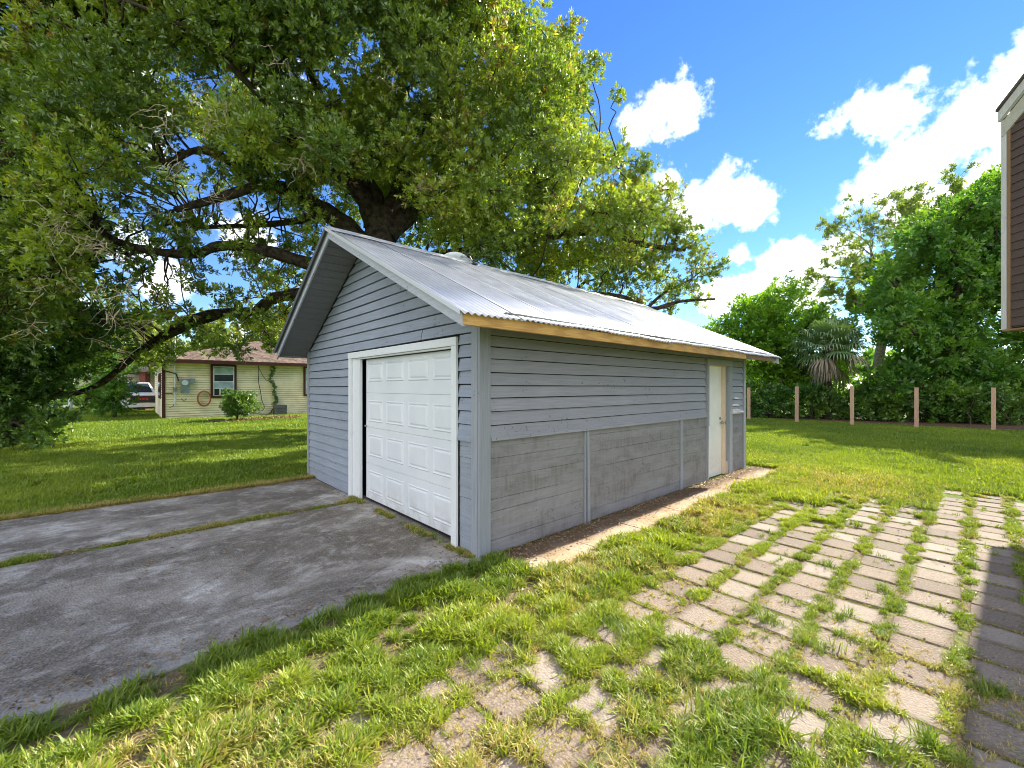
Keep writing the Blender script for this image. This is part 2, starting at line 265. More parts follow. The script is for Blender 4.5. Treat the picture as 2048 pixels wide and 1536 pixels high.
# ---------------------------------------------------------------- mesh helpers
ORG={}
def link(o,parent=None,loc=None):
    COL.objects.link(o)
    w=np.zeros(3) if loc is None else np.asarray(loc,float)
    if parent is not None:
        o.parent=parent; o.location=w-ORG[parent.name] if loc is not None else (0,0,0); ORG[o.name]=w if loc is not None else ORG[parent.name]
    else: o.location=w; ORG[o.name]=w
    return o
def tag(o,label=None,cat=None,group=None,kind=None):
    for k,v in (('label',label),('category',cat),('group',group),('kind',kind)):
        if v: o[k]=v
    return o
def thing(name,loc,label,cat,group=None):
    o=bpy.data.objects.new(name,None); o.empty_display_size=.2; link(o,None,loc); return tag(o,label,cat,group)
class MB:
    def __init__(s): s.v=[]; s.f=[]; s.mi=[]
    def add(s,vs,fs,mi=0):
        n=len(s.v); s.v+= [tuple(float(c) for c in v) for v in vs]; s.f+=[tuple(n+i for i in f) for f in fs]; s.mi+=[mi]*len(fs); return s
    def hexa(s,p,mi=0):   # 8 points: bottom ring 0-3, top ring 4-7
        return s.add(p,[(3,2,1,0),(4,5,6,7),(0,1,5,4),(1,2,6,5),(2,3,7,6),(3,0,4,7)],mi)
    def box(s,x0,x1,y0,y1,z0,z1,mi=0):
        x0,x1=sorted((x0,x1)); y0,y1=sorted((y0,y1)); z0,z1=sorted((z0,z1))
        return s.hexa([(x0,y0,z0),(x1,y0,z0),(x1,y1,z0),(x0,y1,z0),(x0,y0,z1),(x1,y0,z1),(x1,y1,z1),(x0,y1,z1)],mi)
    def obox(s,o,ax,ay,az,mi=0):  # oriented box from corner o
        o=np.asarray(o,float); ax,ay,az=map(lambda q:np.asarray(q,float),(ax,ay,az))
        if np.dot(np.cross(ax,ay),az)<0: ax,ay=ay,ax
        return s.hexa([o,o+ax,o+ax+ay,o+ay,o+az,o+ax+az,o+ax+ay+az,o+ay+az],mi)
    def prism(s,poly,h,mi=0):    # poly: 3d points (planar), extruded by vector h
        n=len(poly); poly=[np.asarray(p,float) for p in poly]; h=np.asarray(h,float); nn=np.zeros(3)
        for i in range(n): nn+=np.cross(poly[i],poly[(i+1)%n])
        if np.dot(nn,h)<0: poly=poly[::-1]
        vs=poly+[p+h for p in poly]
        return s.add(vs,[tuple(range(n-1,-1,-1)),tuple(range(n,2*n))]+[(i,(i+1)%n,n+(i+1)%n,n+i) for i in range(n)],mi)
    def tube(s,pts,rad,n=6,mi=0,cap=True):
        pts=[np.asarray(p,float) for p in pts]; m=len(pts); vs=[]; up=np.array([.13,.07,.99]); prev=None
        for i in range(m):
            d=pts[min(i+1,m-1)]-pts[max(i-1,0)]; d/=np.linalg.norm(d)+1e-9
            a=np.cross(d,up) if prev is None else prev-d*np.dot(prev,d)
            if np.linalg.norm(a)<1e-4: a=np.cross(d,[1,0,0])
            a/=np.linalg.norm(a); prev=a; b=np.cross(d,a); r=rad[i] if hasattr(rad,'__len__') else rad
            for k in range(n):
                t=2*math.pi*k/n; vs.append(pts[i]+r*(math.cos(t)*a+math.sin(t)*b))
        fs=[(i*n+k,i*n+(k+1)%n,(i+1)*n+(k+1)%n,(i+1)*n+k) for i in range(m-1) for k in range(n)]
        if cap: fs+=[tuple(range(n-1,-1,-1)),tuple((m-1)*n+k for k in range(n))]
        return s.add(vs,fs,mi)
    def cyl(s,p0,p1,r,n=12,mi=0): return s.tube([p0,p1],r,n,mi)
    def build(s,name,mats,parent=None,loc=None,smooth=False,kind=None):
        me=bpy.data.meshes.new(name); o=bpy.data.objects.new(name,me)
        w=np.asarray(loc,float) if loc is not None else (ORG[parent.name] if parent is not None else np.zeros(3))
        me.from_pydata([(v[0]-w[0],v[1]-w[1],v[2]-w[2]) for v in s.v],[],s.f)
        for m in (mats if isinstance(mats,(list,tuple)) else [mats]): me.materials.append(MAT[m])
        if any(s.mi): me.polygons.foreach_set('material_index',s.mi)
        if smooth: me.polygons.foreach_set('use_smooth',[True]*len(s.f))
        link(o,parent,loc if loc is not None else None)
        if kind: o['kind']=kind
        return o
def catmull(pts,sub=4):
    pts=[np.asarray(p,float) for p in pts]; q=[2*pts[0]-pts[1]]+pts+[2*pts[-1]-pts[-2]]; out=[]
    for i in range(1,len(q)-2):
        for j in range(sub):
            t=j/sub; a,b,c,d=q[i-1],q[i],q[i+1],q[i+2]
            out.append(.5*((2*b)+(-a+c)*t+(2*a-5*b+4*c-d)*t*t+(-a+3*b-3*c+d)*t**3))
    out.append(pts[-1]); return out
def big_mesh(name,V,F,mats,parent=None,rnd=None,loc=None,kind=None,attrs=None):
    "V (n,3), F (m,k) numpy"
    me=bpy.data.meshes.new(name); o=bpy.data.objects.new(name,me)
    w=np.asarray(loc,float) if loc is not None else (ORG[parent.name] if parent is not None else np.zeros(3))
    n,m,k=len(V),len(F),F.shape[1]
    me.vertices.add(n); me.vertices.foreach_set('co',(V-w).astype(np.float32).ravel())
    me.loops.add(m*k); me.loops.foreach_set('vertex_index',F.astype(np.int32).ravel())
    me.polygons.add(m); me.polygons.foreach_set('loop_start',np.arange(0,m*k,k,dtype=np.int32))
    me.update(calc_edges=True)
    me.materials.append(MAT[mats])
    if rnd is not None:
        a=me.attributes.new('rnd','FLOAT','FACE'); a.data.foreach_set('value',rnd.astype(np.float32))
    for nm,(dom,arr) in (attrs or {}).items():
        a=me.attributes.new(nm,'FLOAT',dom); a.data.foreach_set('value',arr.astype(np.float32))
    link(o,parent,loc)
    if kind: o['kind']=kind
    return o

# value noise for scattering
_tab=rng.random((64,64))
def vnoise(x,y,s=1.,oct=3):
    out=0; amp=1; tot=0; x=np.asarray(x)*s+11.3; y=np.asarray(y)*s+7.7
    for o in range(oct):
        xi=np.floor(x).astype(int); yi=np.floor(y).astype(int); fx=x-xi; fy=y-yi; fx=fx*fx*(3-2*fx); fy=fy*fy*(3-2*fy)
        a=_tab[xi%64,yi%64]; b=_tab[(xi+1)%64,yi%64]; c=_tab[xi%64,(yi+1)%64]; d=_tab[(xi+1)%64,(yi+1)%64]
        out=out+amp*((a*(1-fx)+b*fx)*(1-fy)+(c*(1-fx)+d*fx)*fy); tot+=amp; amp*=.5; x=x*2.03+5.1; y=y*2.03+3.3
    return out/tot

# ---------------------------------------------------------------- ground, driveway, path, patio
g=MB()
xs=[-400,-60,-20,-8,-2,4,10,20,40,120,400]
for i in range(len(xs)-1):
    for j in range(len(xs)-1):
        g.add([(xs[i],xs[j],0),(xs[i+1],xs[j],0),(xs[i+1],xs[j+1],0),(xs[i],xs[j+1],0)],[(0,1,2,3)])
tag(g.build('ground','ground_soil'),kind='structure')

def wavy_slab(x0,x1,y0,y1,top,name,mat,n=26,amp=.02,seed=1,bot=-.05,parent=None,kind='structure'):
    "a slab with slightly broken long edges and a gently uneven, rounded top"
    r=np.random.default_rng(seed); xs=np.linspace(x0,x1,n); ea=vnoise(xs,xs*0+seed,2.2)-.5; eb=vnoise(xs,xs*0+seed+9,2.2)-.5
    m=MB(); rows=[]
    for i,x in enumerate(xs):
        ya=y0+ea[i]*2*amp; yb=y1+eb[i]*2*amp; rows.append([(x,ya,bot),(x,ya,top-.012),(x,ya+.015,top)]+[(x,ya+(yb-ya)*t,top+.004*math.sin(x*1.3+t*5)) for t in (.25,.5,.75)]+[(x,yb-.015,top),(x,yb,top-.012),(x,yb,bot)])
    k=len(rows[0]); vs=[p for r_ in rows for p in r_]; fs=[(i*k+j,(i+1)*k+j,(i+1)*k+j+1,i*k+j+1) for i in range(n-1) for j in range(k-1)]
    fs+=[tuple(range(k)),tuple((n-1)*k+j for j in range(k-1,-1,-1))]
    m.add(vs,fs); o=m.build(name,mat,parent)
    if kind: o['kind']=kind
    return o
wavy_slab(-9,-.03,-.03,2.66,.022,'driveway','driveway_concrete',120,.03,1)
wavy_slab(-9,-.03,2.82,4.68,.020,'driveway','driveway_concrete',90,.05,3)
wavy_slab(-.028,.30,.44,2.94,.018,'garage_floor','driveway_concrete',4,.0,5)
path=bpy.data.objects.new('walkway',None); link(path,None,(0,0,0)); path['kind']='structure'
pxs=[.12,1.02,1.86,2.83,3.62,4.6,5.42,6.25,6.95]
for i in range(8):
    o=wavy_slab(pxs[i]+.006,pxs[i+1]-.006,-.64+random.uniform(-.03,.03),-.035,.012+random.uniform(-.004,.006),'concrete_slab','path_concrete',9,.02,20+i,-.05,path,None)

patio=bpy.data.objects.new('patio',None); link(patio,None,(0,0,0)); patio['kind']='structure'
def paver_mesh(seed):
    r=random.Random(seed); m=MB(); w,d=.148,.138; b=.008; zt=0
    q=lambda: r.uniform(-.004,.004)
    low=[(-d+q(),-w+q(),-.05),(d+q(),-w+q(),-.05),(d+q(),w+q(),-.05),(-d+q(),w+q(),-.05)]
    mid=[(x,y,-b) for x,y,_ in low]; top=[(x*(1-b/d),y*(1-b/w),zt) for x,y,_ in low]
    vs=low+mid+top; fs=[(3,2,1,0),(8,9,10,11)]+[(i,(i+1)%4,4+(i+1)%4,4+i) for i in range(4)]+[(4+i,4+(i+1)%4,8+(i+1)%4,8+i) for i in range(4)]
    me=bpy.data.meshes.new('paver'); me.from_pydata(vs,[],fs); me.materials.append(MAT['paver_concrete']); return me
pm=[paver_mesh(i) for i in range(6)]
PAV=[]
for k in range(0,10):
    for j in range(-10,22):
        x=.83+.30*j; y=-1.13-.345*k
        _,_,Y=pix((x,y,0))
        lim=(7.1 if k>=2 else 5.6)-random.choice((0,0,0,.3,.6))
        if Y<1.15 or x>lim: continue
        if k==0 and (x>-.4 ): continue
        if k==1 and x>4.6: continue
        sz=843/Y
        PAV.append((Y,x,y,k,j))
PAV.sort(); PAV=PAV[:298]
for Y,x,y,k,j in PAV:
    o=bpy.data.objects.new('paver',random.choice(pm)); link(o,patio,(x+random.uniform(-.006,.006),y+random.uniform(-.008,.008),.009+random.uniform(-.005,.005)))
    o.rotation_euler=(random.uniform(-.022,.022),random.uniform(-.022,.022),random.uniform(-.035,.035)+random.choice((0,math.pi)))

# ---------------------------------------------------------------- the shed
shed=thing('shed',(0,0,0),'grey painted wooden shed with a white garage door and corrugated metal roof','shed')
L_,W_=6.57,5.03; RB=2.572; ZR=3.66; EB=-.42; ZE=2.195; LB=5.12; ZL=2.24; FO=-.50; BO=7.30
sr=(ZR-ZE)/(RB-EB); sl=(ZR-ZL)/(LB-RB)
def zroof(y): return ZR-sr*(RB-y) if y<RB else ZR-sl*(y-RB)
TH=.115   # metal to underside of soffit
def y_at(z): # range of y under the soffit at height z
    zz=z+TH; a=max(RB-(ZR-zz)/sr,0); b=min(RB+(ZR-zz)/sl,W_); return a,b
# core walls (sheathing coloured dark to paint shadow lines between the boards)
fw=MB(); T=.10
zc0,zc5=zroof(0)-TH-.01,zroof(W_)-TH-.01
GY0,GY1,GZ=.42,2.96,1.99     # garage opening
t0=.02
fw.prism([(t0,GY1,.0),(t0,W_-.02,.0),(t0,W_-.02,zc5),(t0,GY1,zroof(GY1)-TH-.01)],(T,0,0))
fw.prism([(t0,.02,.0),(t0,GY0,.0),(t0,GY0,zroof(GY0)-TH-.01),(t0,.02,zc0)],(T,0,0))
fw.prism([(t0,GY0,GZ),(t0,GY1,GZ),(t0,GY1,zroof(GY1)-TH-.01),(t0,RB,ZR-TH-.01),(t0,GY0,zroof(GY0)-TH-.01)],(T,0,0))
front=fw.build('front_wall','dark',shed)
sw=MB(); DX0,DX1,DZ=4.87,5.76,2.0
sw.box(.13,DX0-.005,.02,.12,0,zc0); sw.box(DX1+.005,L_-.02,.02,.12,0,zc0); sw.box(DX0-.005,DX1+.005,.02,.12,DZ,zc0)
side=sw.build('side_wall','dark',shed)
bw=MB(); bw.prism([(L_-.02,.125,0),(L_-.02,W_-.02,0),(L_-.02,W_-.02,zc5),(L_-.02,RB,ZR-TH-.01),(L_-.02,.125,zroof(.125)-TH-.01)],(-.1,0,0))
for z in np.arange(0,3.4,.125):
    a,b=y_at(z+.12)
    if b-a>.1: bw.hexa([(L_-.019,a,z),(L_+.012,a,z),(L_+.012,b,z),(L_-.019,b,z),(L_-.019,a,z+.12),(L_-.004,a,z+.12),(L_-.004,b,z+.12),(L_-.019,b,z+.12)])
bw.build('rear_wall','grey_paint_y',shed)
lw=MB(); lw.box(.125,L_-.125,W_-.12,W_-.02,0,zc5)
for z in np.arange(0,zc5-.1,.125): lw.hexa([(.02,W_-.019,z),(L_-.02,W_-.019,z),(L_-.02,W_+.012,z),(.02,W_+.012,z),(.02,W_-.019,z+.12),(L_-.02,W_-.019,z+.12),(L_-.02,W_-.004,z+.12),(.02,W_-.004,z+.12)])
lw.build('left_wall','grey_paint_x',shed)

def board_side(x0,x1,z0,z1,mat,lap=True,proud=0.,parent=side,sag=0.):
    "board on the long wall (outer face y<0); subdivided so that it can bow a little"
    m=MB(); n=max(2,int((x1-x0)/.6)+1); xs=np.linspace(x0,x1,n); yb=-(.006+(.020 if lap else 0)+proud); yt=-(.004+proud); yi=.0185
    vs=[]
    sd=random.uniform(0,50)
    for x in xs:
        w=(float(vnoise(x,sd,1.1,2))-.5)*.007; w2=(float(vnoise(x,sd+8,1.1,2))-.5)*.006
        vs+=[(x,yi,z0+w),(x,yb+w2,z0+w),(x,yb+w2,z0+.004+w),(x,yt+w2*.5,z1+w*.6),(x,yi,z1+w*.6)]
    fs=[(i*5+j,(i+1)*5+j,(i+1)*5+(j+1)%5,i*5+(j+1)%5) for i in range(n-1) for j in range(5)]
    fs=[tuple(reversed(f)) for f in fs]+[(0,1,2,3,4),tuple((n-1)*5+j for j in (4,3,2,1,0))]
    m.add(vs,fs); return m.build('siding_board',mat,parent)
def board_front(y0b,y1b,y0t,y1t,z0,z1,mat,lap=True,proud=0.,parent=front):
    m=MB(); n=max(2,int((y1b-y0b)/.6)+1); xb=-(.006+(.020 if lap else 0)+proud); xt=-(.004+proud); xi=.0185; vs=[]; sd=random.uniform(0,50)
    for i in range(n):
        t=i/(n-1); yb=y0b+(y1b-y0b)*t; yt=y0t+(y1t-y0t)*t
        w=(float(vnoise(yb,sd,1.1,2))-.5)*.008; w2=(float(vnoise(yb,sd+8,1.1,2))-.5)*.006
        vs+=[(xi,yb,z0+w),(xb+w2,yb,z0+w),(xb+w2,yb,z0+.004+w),(xt+w2*.5,yt,z1+w*.6),(xi,yt,z1+w*.6)]
    fs=[(i*5+j,(i+1)*5+j,(i+1)*5+(j+1)%5,i*5+(j+1)%5) for i in range(n-1) for j in range(5)]+[(4,3,2,1,0),tuple((n-1)*5+j for j in range(5))]
    m.add(vs,fs); return m.build('siding_board',mat,parent)
# long wall, upper lapped boards
zz=[1.105,1.241,1.372,1.500,1.618,1.742,1.872,1.986,2.095]
for i,z in enumerate(zz):
    zt=(zz[i+1] if i+1<len(zz) else 2.225)-.009
    pr=.012 if i==0 else 0
    if z<2.06:
        board_side(.105,4.795,z,zt,'grey_paint_x',proud=pr); board_side(5.885,6.475,z,zt,'grey_paint_x',proud=pr)
    else: board_side(.105,6.475,z,zt,'grey_paint_x')
board_side(.105,6.475,2.231,2.30,'grey_paint_x')
# long wall, lower flush boards
lz=[.0,.135,.272,.405,.522,.628,.724,.820,.912,1.018,1.085]
for x0,x1 in ((.105,1.522),(1.605,3.885),(3.965,4.83),(5.885,6.475)):
    for i in range(10):
        if x1-x0>2 and i%2==0:
            c=x0+(x1-x0)*random.uniform(.35,.65)
            board_side(x0,c-.0015,lz[i]+.012,lz[i+1]+.0095,'worn_paint_x',lap=False); board_side(c+.0015,x1,lz[i]+.012,lz[i+1]+.0095,'worn_paint_x',lap=False)
        else: board_side(x0,x1,lz[i]+.012,lz[i+1]+.0095,'worn_paint_x',lap=False)
def part(mb,name,mat,parent,**k): return mb.build(name,mat,parent,**k)
for a,b,pr,tw in ((1.526,1.556,.012,0),(1.562,1.602,.022,.02),(3.888,3.962,.02,0)):
    part(MB().hexa([(a+tw,.018,.0),(a+tw,-.006-pr,.0),(b+tw,-.006-pr,.0),(b+tw,.018,.0),(a,.018,1.098),(a,-.006-pr,1.098),(b,-.006-pr,1.098),(b,.018,1.098)][::1]),'batten','grey_paint_z',side)
# ledge under the upper boards
part(MB().box(.105,4.795,-.040,-.031,1.092,1.122),'ledge_strip','grey_paint_x',side); part(MB().box(5.885,6.475,-.040,-.031,1.092,1.122),'ledge_strip','grey_paint_x',side)
# corner boards
part(MB().box(-.030,-.004,.0,.098,-.01,2.335).box(-.0305,-.022,.0,.004,-.01,2.335),'corner_board','grey_paint_z',front)
part(MB().box(-.030,.100,-.032,-.003,-.01,2.30),'corner_board','grey_paint_z',side)
part(MB().box(6.480,6.592,-.034,-.004,-.01,2.30),'corner_board','grey_paint_z',side)
part(MB().box(-.032,-.004,4.945,5.035,-.01,2.30),'corner_board','grey_paint_z',front)
# front wall boards
fz=[.015,.185,.307,.430,.552,.675,.817,.960,1.103,1.234,1.356,1.483,1.613,1.756,1.878,2.013]
for i in range(len(fz)-1):
    flush=i==0
    board_front(3.065,4.940,3.065,4.940,fz[i],fz[i+1]-.010,'grey_paint_y',lap=not flush)
rz=[1.085,1.248,1.378,1.506,1.630,1.760,1.888,2.013]
for i in range(7): board_front(.102,.318,.102,.318,rz[i],rz[i+1]-.009,'grey_paint_y',proud=.010 if i==0 else 0)
for i in range(10): board_front(.102,.318,.102,.318,lz[i]+.012,lz[i+1]+.0095,'worn_paint_y',lap=False)
z=2.013; hs=[.105,.122,.128,.118,.130,.122,.126,.120,.128,.122,.125,.120,.124]
for i,h in enumerate(hs):
    z1=z+h-.009; a0,b0=y_at(z+.01); a1,b1=y_at(z1+.01)
    a0=max(a0+.01,.102); a1=max(a1+.01,.102); b0=min(b0-.01,4.94); b1=min(b1-.01,4.94)
    if b1-a1<.08: break
    if i==0:
        board_front(3.065,4.940,3.065,4.940,z,z1,'grey_paint_y'); board_front(.102,.318,.102,.318,z,z1,'grey_paint_y')
    elif i==1:
        board_front(a0,1.02,a1,1.02,z,z1,'grey_paint_y'); board_front(1.028,b0,1.028,b1,z,z1,'grey_paint_y',proud=.004)
    else: board_front(a0,b0,a1,b1,z,z1,'grey_paint_y')
    z+=h
# foot: thin dark gap under the boards comes from the boards standing off the ground
# roof structure
roof=MB()
def slope_pt(y,dz): return zroof(y)+dz
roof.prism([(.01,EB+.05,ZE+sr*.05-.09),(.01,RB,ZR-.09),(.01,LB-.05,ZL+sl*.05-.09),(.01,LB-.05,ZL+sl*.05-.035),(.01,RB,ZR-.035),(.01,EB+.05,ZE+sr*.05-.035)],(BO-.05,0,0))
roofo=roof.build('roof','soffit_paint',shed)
def sheet(x0,x1,y0,y1,nm='roof_panel',seed=0,lift=0.,mat='roof_metal'):
    r=random.Random(seed); n=int(round((x1-x0)/.0677*8)); q=5; vs=[]; sk=r.uniform(-.006,.006); e0=r.uniform(-.006,.006)
    for j in range(q):
        t=j/(q-1); 
        for i in range(n+1):
            x=x0+(x1-x0)*i/n; y=y0+e0*(1-t)*(1 if y0<y1 else -1)+(y1-y0)*t
            z=zroof(y)+.0105*math.cos((x-x0)/.0677*2*math.pi)+lift+.006*math.sin(x*2.1+y*1.7)+.004*math.sin(x*5+seed)*(1-t)
            vs.append((x+sk*t,y,z))
    fs=[(j*(n+1)+i,j*(n+1)+i+1,(j+1)*(n+1)+i+1,(j+1)*(n+1)+i) for j in range(q-1) for i in range(n)]
    if y1<y0: fs=[f[::-1] for f in fs]
    m=MB(); m.add(vs,fs); o=m.build(nm,mat,roofo,smooth=True); md=o.modifiers.new('thick','SOLIDIFY'); md.thickness=.0015; md.offset=-1; return o
xw=.645; k=0; x=FO-.03
while x<BO-.05:
    x2=min(x+xw+.035,BO+.02)
    sheet(x,x2,EB-.03,RB-.01,seed=k,lift=.002*(k%2)); sheet(x,x2,LB+.02,RB+.01,seed=k+40,lift=.002*(k%2)); x+=xw; k+=1
# ridge cap
m=MB(); n=18; vs=[]
for i in range(n+1):
    x=FO-.035+(BO-FO+.06)*i/n; w=.004*math.sin(i*1.7)
    vs+=[(x,RB-.17,zroof(RB-.17)+.016+w),(x,RB-.05,ZR-.05*sr+.026+w),(x,RB,ZR+.032+w),(x,RB+.05,ZR-.05*sl+.026+w),(x,RB+.17,zroof(RB+.17)+.016+w)]
m.add(vs,[(i*5+j,(i+1)*5+j,(i+1)*5+j+1,i*5+j+1) for i in range(n) for j in range(4)]); o=m.build('ridge_cap','cap_metal',roofo); md=o.modifiers.new('thick','SOLIDIFY'); md.thickness=.003
# barge boards front & rear, verge flashing
def slopeboard(x0,x1,ya,yb,d0,d1,nm,mat,label=None):
    za,zb=zroof(ya),zroof(yb)
    o=MB().hexa([(x0,ya,za+d0),(x1,ya,za+d0),(x1,yb,zb+d0),(x0,yb,zb+d0),(x0,ya,za+d1),(x1,ya,za+d1),(x1,yb,zb+d1),(x0,yb,zb+d1)]).build(nm,mat,roofo)
    if label: o['label']=label
    return o
slopeboard(FO,FO+.022,EB+.002,RB-.001,-.124,-.022,'barge_board','barge_paint')
slopeboard(FO,FO+.022,RB+.001,LB-.005,-.150,-.018,'barge_board','barge_paint')
slopeboard(BO-.075,BO-.050,EB,RB-.001,-.135,-.018,'barge_board','barge_paint'); slopeboard(BO-.075,BO-.050,RB+.001,LB,-.135,-.018,'barge_board','barge_paint')
slopeboard(FO-.040,FO-.036,EB-.02,RB-.002,-.028,.012,'verge_flashing','cap_metal')
slopeboard(FO-.042,FO-.038,RB+.002,LB+.02,-.060,.010,'verge_flashing','verge_metal')
slopeboard(FO-.036,FO-.002,RB+.002,LB+.02,-.030,-.026,'verge_flashing','verge_metal')
# soffit / deck boards running along the building, seen under the front overhang
def soff(ya,yb,x0,x1):
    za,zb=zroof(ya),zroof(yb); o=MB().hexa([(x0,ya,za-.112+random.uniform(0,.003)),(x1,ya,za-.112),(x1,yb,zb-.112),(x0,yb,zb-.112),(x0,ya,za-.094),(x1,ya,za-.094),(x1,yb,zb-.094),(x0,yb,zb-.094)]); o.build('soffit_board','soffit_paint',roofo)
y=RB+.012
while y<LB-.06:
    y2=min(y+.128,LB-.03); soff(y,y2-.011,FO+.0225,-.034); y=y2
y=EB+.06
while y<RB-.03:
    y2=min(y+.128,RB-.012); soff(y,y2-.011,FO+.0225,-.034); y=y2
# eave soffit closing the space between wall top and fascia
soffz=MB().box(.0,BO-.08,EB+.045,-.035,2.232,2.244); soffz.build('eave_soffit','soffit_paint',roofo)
# fascia (new lumber) and the darker tail piece
fo=MB().box(FO+.004,2.72,EB,EB+.038,ZE-.108,ZE-.014).build('fascia_board','new_wood',roofo); fo['label']='new yellow lumber fascia'
MB().box(2.723,5.46,EB,EB+.038,ZE-.110,ZE-.016).build('fascia_board','new_wood',roofo)
fo=MB().box(5.463,6.9,EB+.004,EB+.038,ZE-.100,ZE-.016).build('fascia_board','brown_wood',roofo); fo['label']='darker brown tail of the fascia'
MB().box(FO+.003,BO-.08,LB-.04,LB-.012,ZL-.12,ZL-.02).build('fascia_board','soffit_paint',roofo)
# exposed rafter tails at the rear overhang
# garage door
gd=MB(); dx=.055; zs=[.062,.545,1.045,1.520,1.985]
for i in range(4):
    gd.box(dx,dx+.04,.425,2.662,zs[i]+.0015,zs[i+1]-.0015)
gdo=gd.build('garage_door','door_white',shed)
cols=[(2.486,2.045),(1.934,1.484),(1.401,.941),(.815+.06,.450)]
cols=[(2.575,2.135),(2.035,1.565),(1.455,.995),(.905,.470)]
rows=[(.155,.455),(.655,.955),(1.125,1.420),(1.675,1.930)]
def raised_panel(y0,y1,z0,z1):
    y0,y1=min(y0,y1),max(y0,y1); m=MB(); d=[0,.022,.045,.062]; xo=[dx-.0005,dx+.012-.014,dx-.014,dx-.010]
    xo=[dx-.0008,dx-.0095,dx-.0020,dx-.0105]; d=[0,.012,.030,.052]
    vs=[]
    for k_ in range(4):
        e=d[k_]; vs+=[(xo[k_],y0+e,z0+e),(xo[k_],y1-e,z0+e),(xo[k_],y1-e,z1-e),(xo[k_],y0+e,z1-e)]
    fs=[]
    for k_ in range(3):
        for i in range(4): fs.append((k_*4+i,(k_+1)*4+i,(k_+1)*4+(i+1)%4,k_*4+(i+1)%4))
    fs.append((12,15,14,13)); fs.append((0,1,2,3)) 
    m.add(vs,fs); return m.build('raised_panel','door_white',gdo)
for z0,z1 in rows:
    for y1,y0 in cols: raised_panel(y0,y1,z0,z1)
MB().box(dx+.002,dx+.038,.43,2.655,.040,.0655).build('bottom_seal','rubber',gdo)
MB().cyl((dx-.03,2.64,1.06),(dx-.002,2.64,1.06),.012,8).build('side_latch','steel',gdo)
# dark gap behind the left jamb and the interior
MB().box(.14,.16,.44,2.94,.0,1.98).build('interior_shade','interior_dark',shed)
# trim
gt=[]
part(MB().box(-.052,-.024,.318,3.062,2.010,2.092),'door_casing','gloss_white_trim',front)
part(MB().box(-.048,-.022,.322,.410,.012,2.008),'door_casing','gloss_white_trim',front)
part(MB().box(-.048,-.022,2.965,3.052,.005,2.008),'door_casing','gloss_white_trim',front)
part(MB().box(-.0215,.125,.398,.418,.03,2.008),'door_jamb','gloss_white_trim',front)
part(MB().box(-.0215,.125,2.962,2.982,.0,2.008),'door_jamb','gloss_white_trim',front)
part(MB().box(-.0215,.125,.4185,2.9615,1.990,2.008),'door_jamb','gloss_white_trim',front)
# blocking so the door edge sits 0.3 m inside the left jamb, leaving a black slot
part(MB().box(-.018,.020,2.715,2.960,.0,1.989),'inner_jamb','gloss_white_trim',front)
# side door
sdm=MB().box(4.905,5.610,.050,.088,.018,1.972)
sdo=sdm.build('side_door','slab_door_white',shed)
hd=MB().cyl((5.545,.050,.955),(5.545,.020,.955),.011,10).cyl((5.545,.022,.955),(5.545,-.006,.955),.026,14); hd.cyl((5.545,.049,1.03),(5.545,.040,1.03),.024,14); hd.build('door_knob','steel',sdo)
part(MB().box(5.613,5.655,-.004,.088,.02,1.970),'door_jamb','bare_lumber',side)
part(MB().box(5.657,5.710,.010,.088,.05,1.970),'door_jamb','bare_lumber',side)
part(MB().box(5.620,5.648,-.012,-.0045,.92,.99),'strike_plate','steel',side)
part(MB().box(4.873,4.902,-.0,.088,.01,1.970),'door_jamb','grey_paint_z',side)
part(MB().box(4.875,5.758,-.0,.088,1.973,1.998),'door_jamb','bare_lumber',side)
part(MB().box(4.798,4.872,-.046,-.004,.94,1.976),'door_casing','grey_paint_z',side)
part(MB().box(4.832,4.872,-.036,-.004,.0,.938),'door_casing','grey_paint_z',side)
part(MB().box(4.798,5.882,-.048,-.004,1.978,2.086),'door_casing','grey_paint_x',side)
o=part(MB().box(5.762,5.882,-.044,-.004,.0,1.976),'door_casing','grey_paint_z',side)
part(MB().box(5.712,5.761,-.040,.088,.0,1.970),'door_jamb','grey_paint_z',side)
part(MB().box(5.703,5.711,-.02,.06,.02,.24),'scrap_lath','bare_lumber',side)
# dish on the ridge
dish=thing('satellite_dish',(1.62,RB-.02,ZR+.03),'small white satellite dish on its bracket at the ridge of the metal roof','satellite dish')
m=MB(); c0=np.array([1.62,RB+.20,ZR+.04]); ax=np.array([.25,.55,.80]); ax/=np.linalg.norm(ax); a=np.cross(ax,[0,0,1]); a/=np.linalg.norm(a); b=np.cross(ax,a); vs=[c0-ax*.04]; n=20
for r_,dz in ((.07,-.036),(.13,-.02),(.19,.0)):
    for k in range(n): t=2*math.pi*k/n; vs.append(c0+ax*dz+r_*(1.25*math.cos(t)*a+math.sin(t)*b))
fs=[(0,1+k,1+(k+1)%n) for k in range(n)]+[(1+r_*n+k,1+(r_+1)*n+k,1+(r_+1)*n+(k+1)%n,1+r_*n+(k+1)%n) for r_ in range(2) for k in range(n)]
m.add(vs,fs); o=m.build('reflector','dish_white',dish,smooth=True); md=o.modifiers.new('t','SOLIDIFY'); md.thickness=.006
MB().tube([(1.72,RB-.20,zroof(RB-.2)+.02),(1.70,RB-.12,ZR+.02),(1.66,RB+.05,ZR+.10),(1.62,RB+.16,ZR+.10)],.014,8).build('mast','steel',dish)
MB().tube([(1.72,RB-.20,zroof(RB-.2)+.03),(1.76,RB-.15,ZR+.06),(1.80,RB-.06,ZR+.16)],.007,6).tube([(1.72,RB-.20,zroof(RB-.2)+.03),(1.66,RB-.17,ZR+.05),(1.60,RB-.08,ZR+.12)],.007,6).build('feed_arm','truck_black',dish)
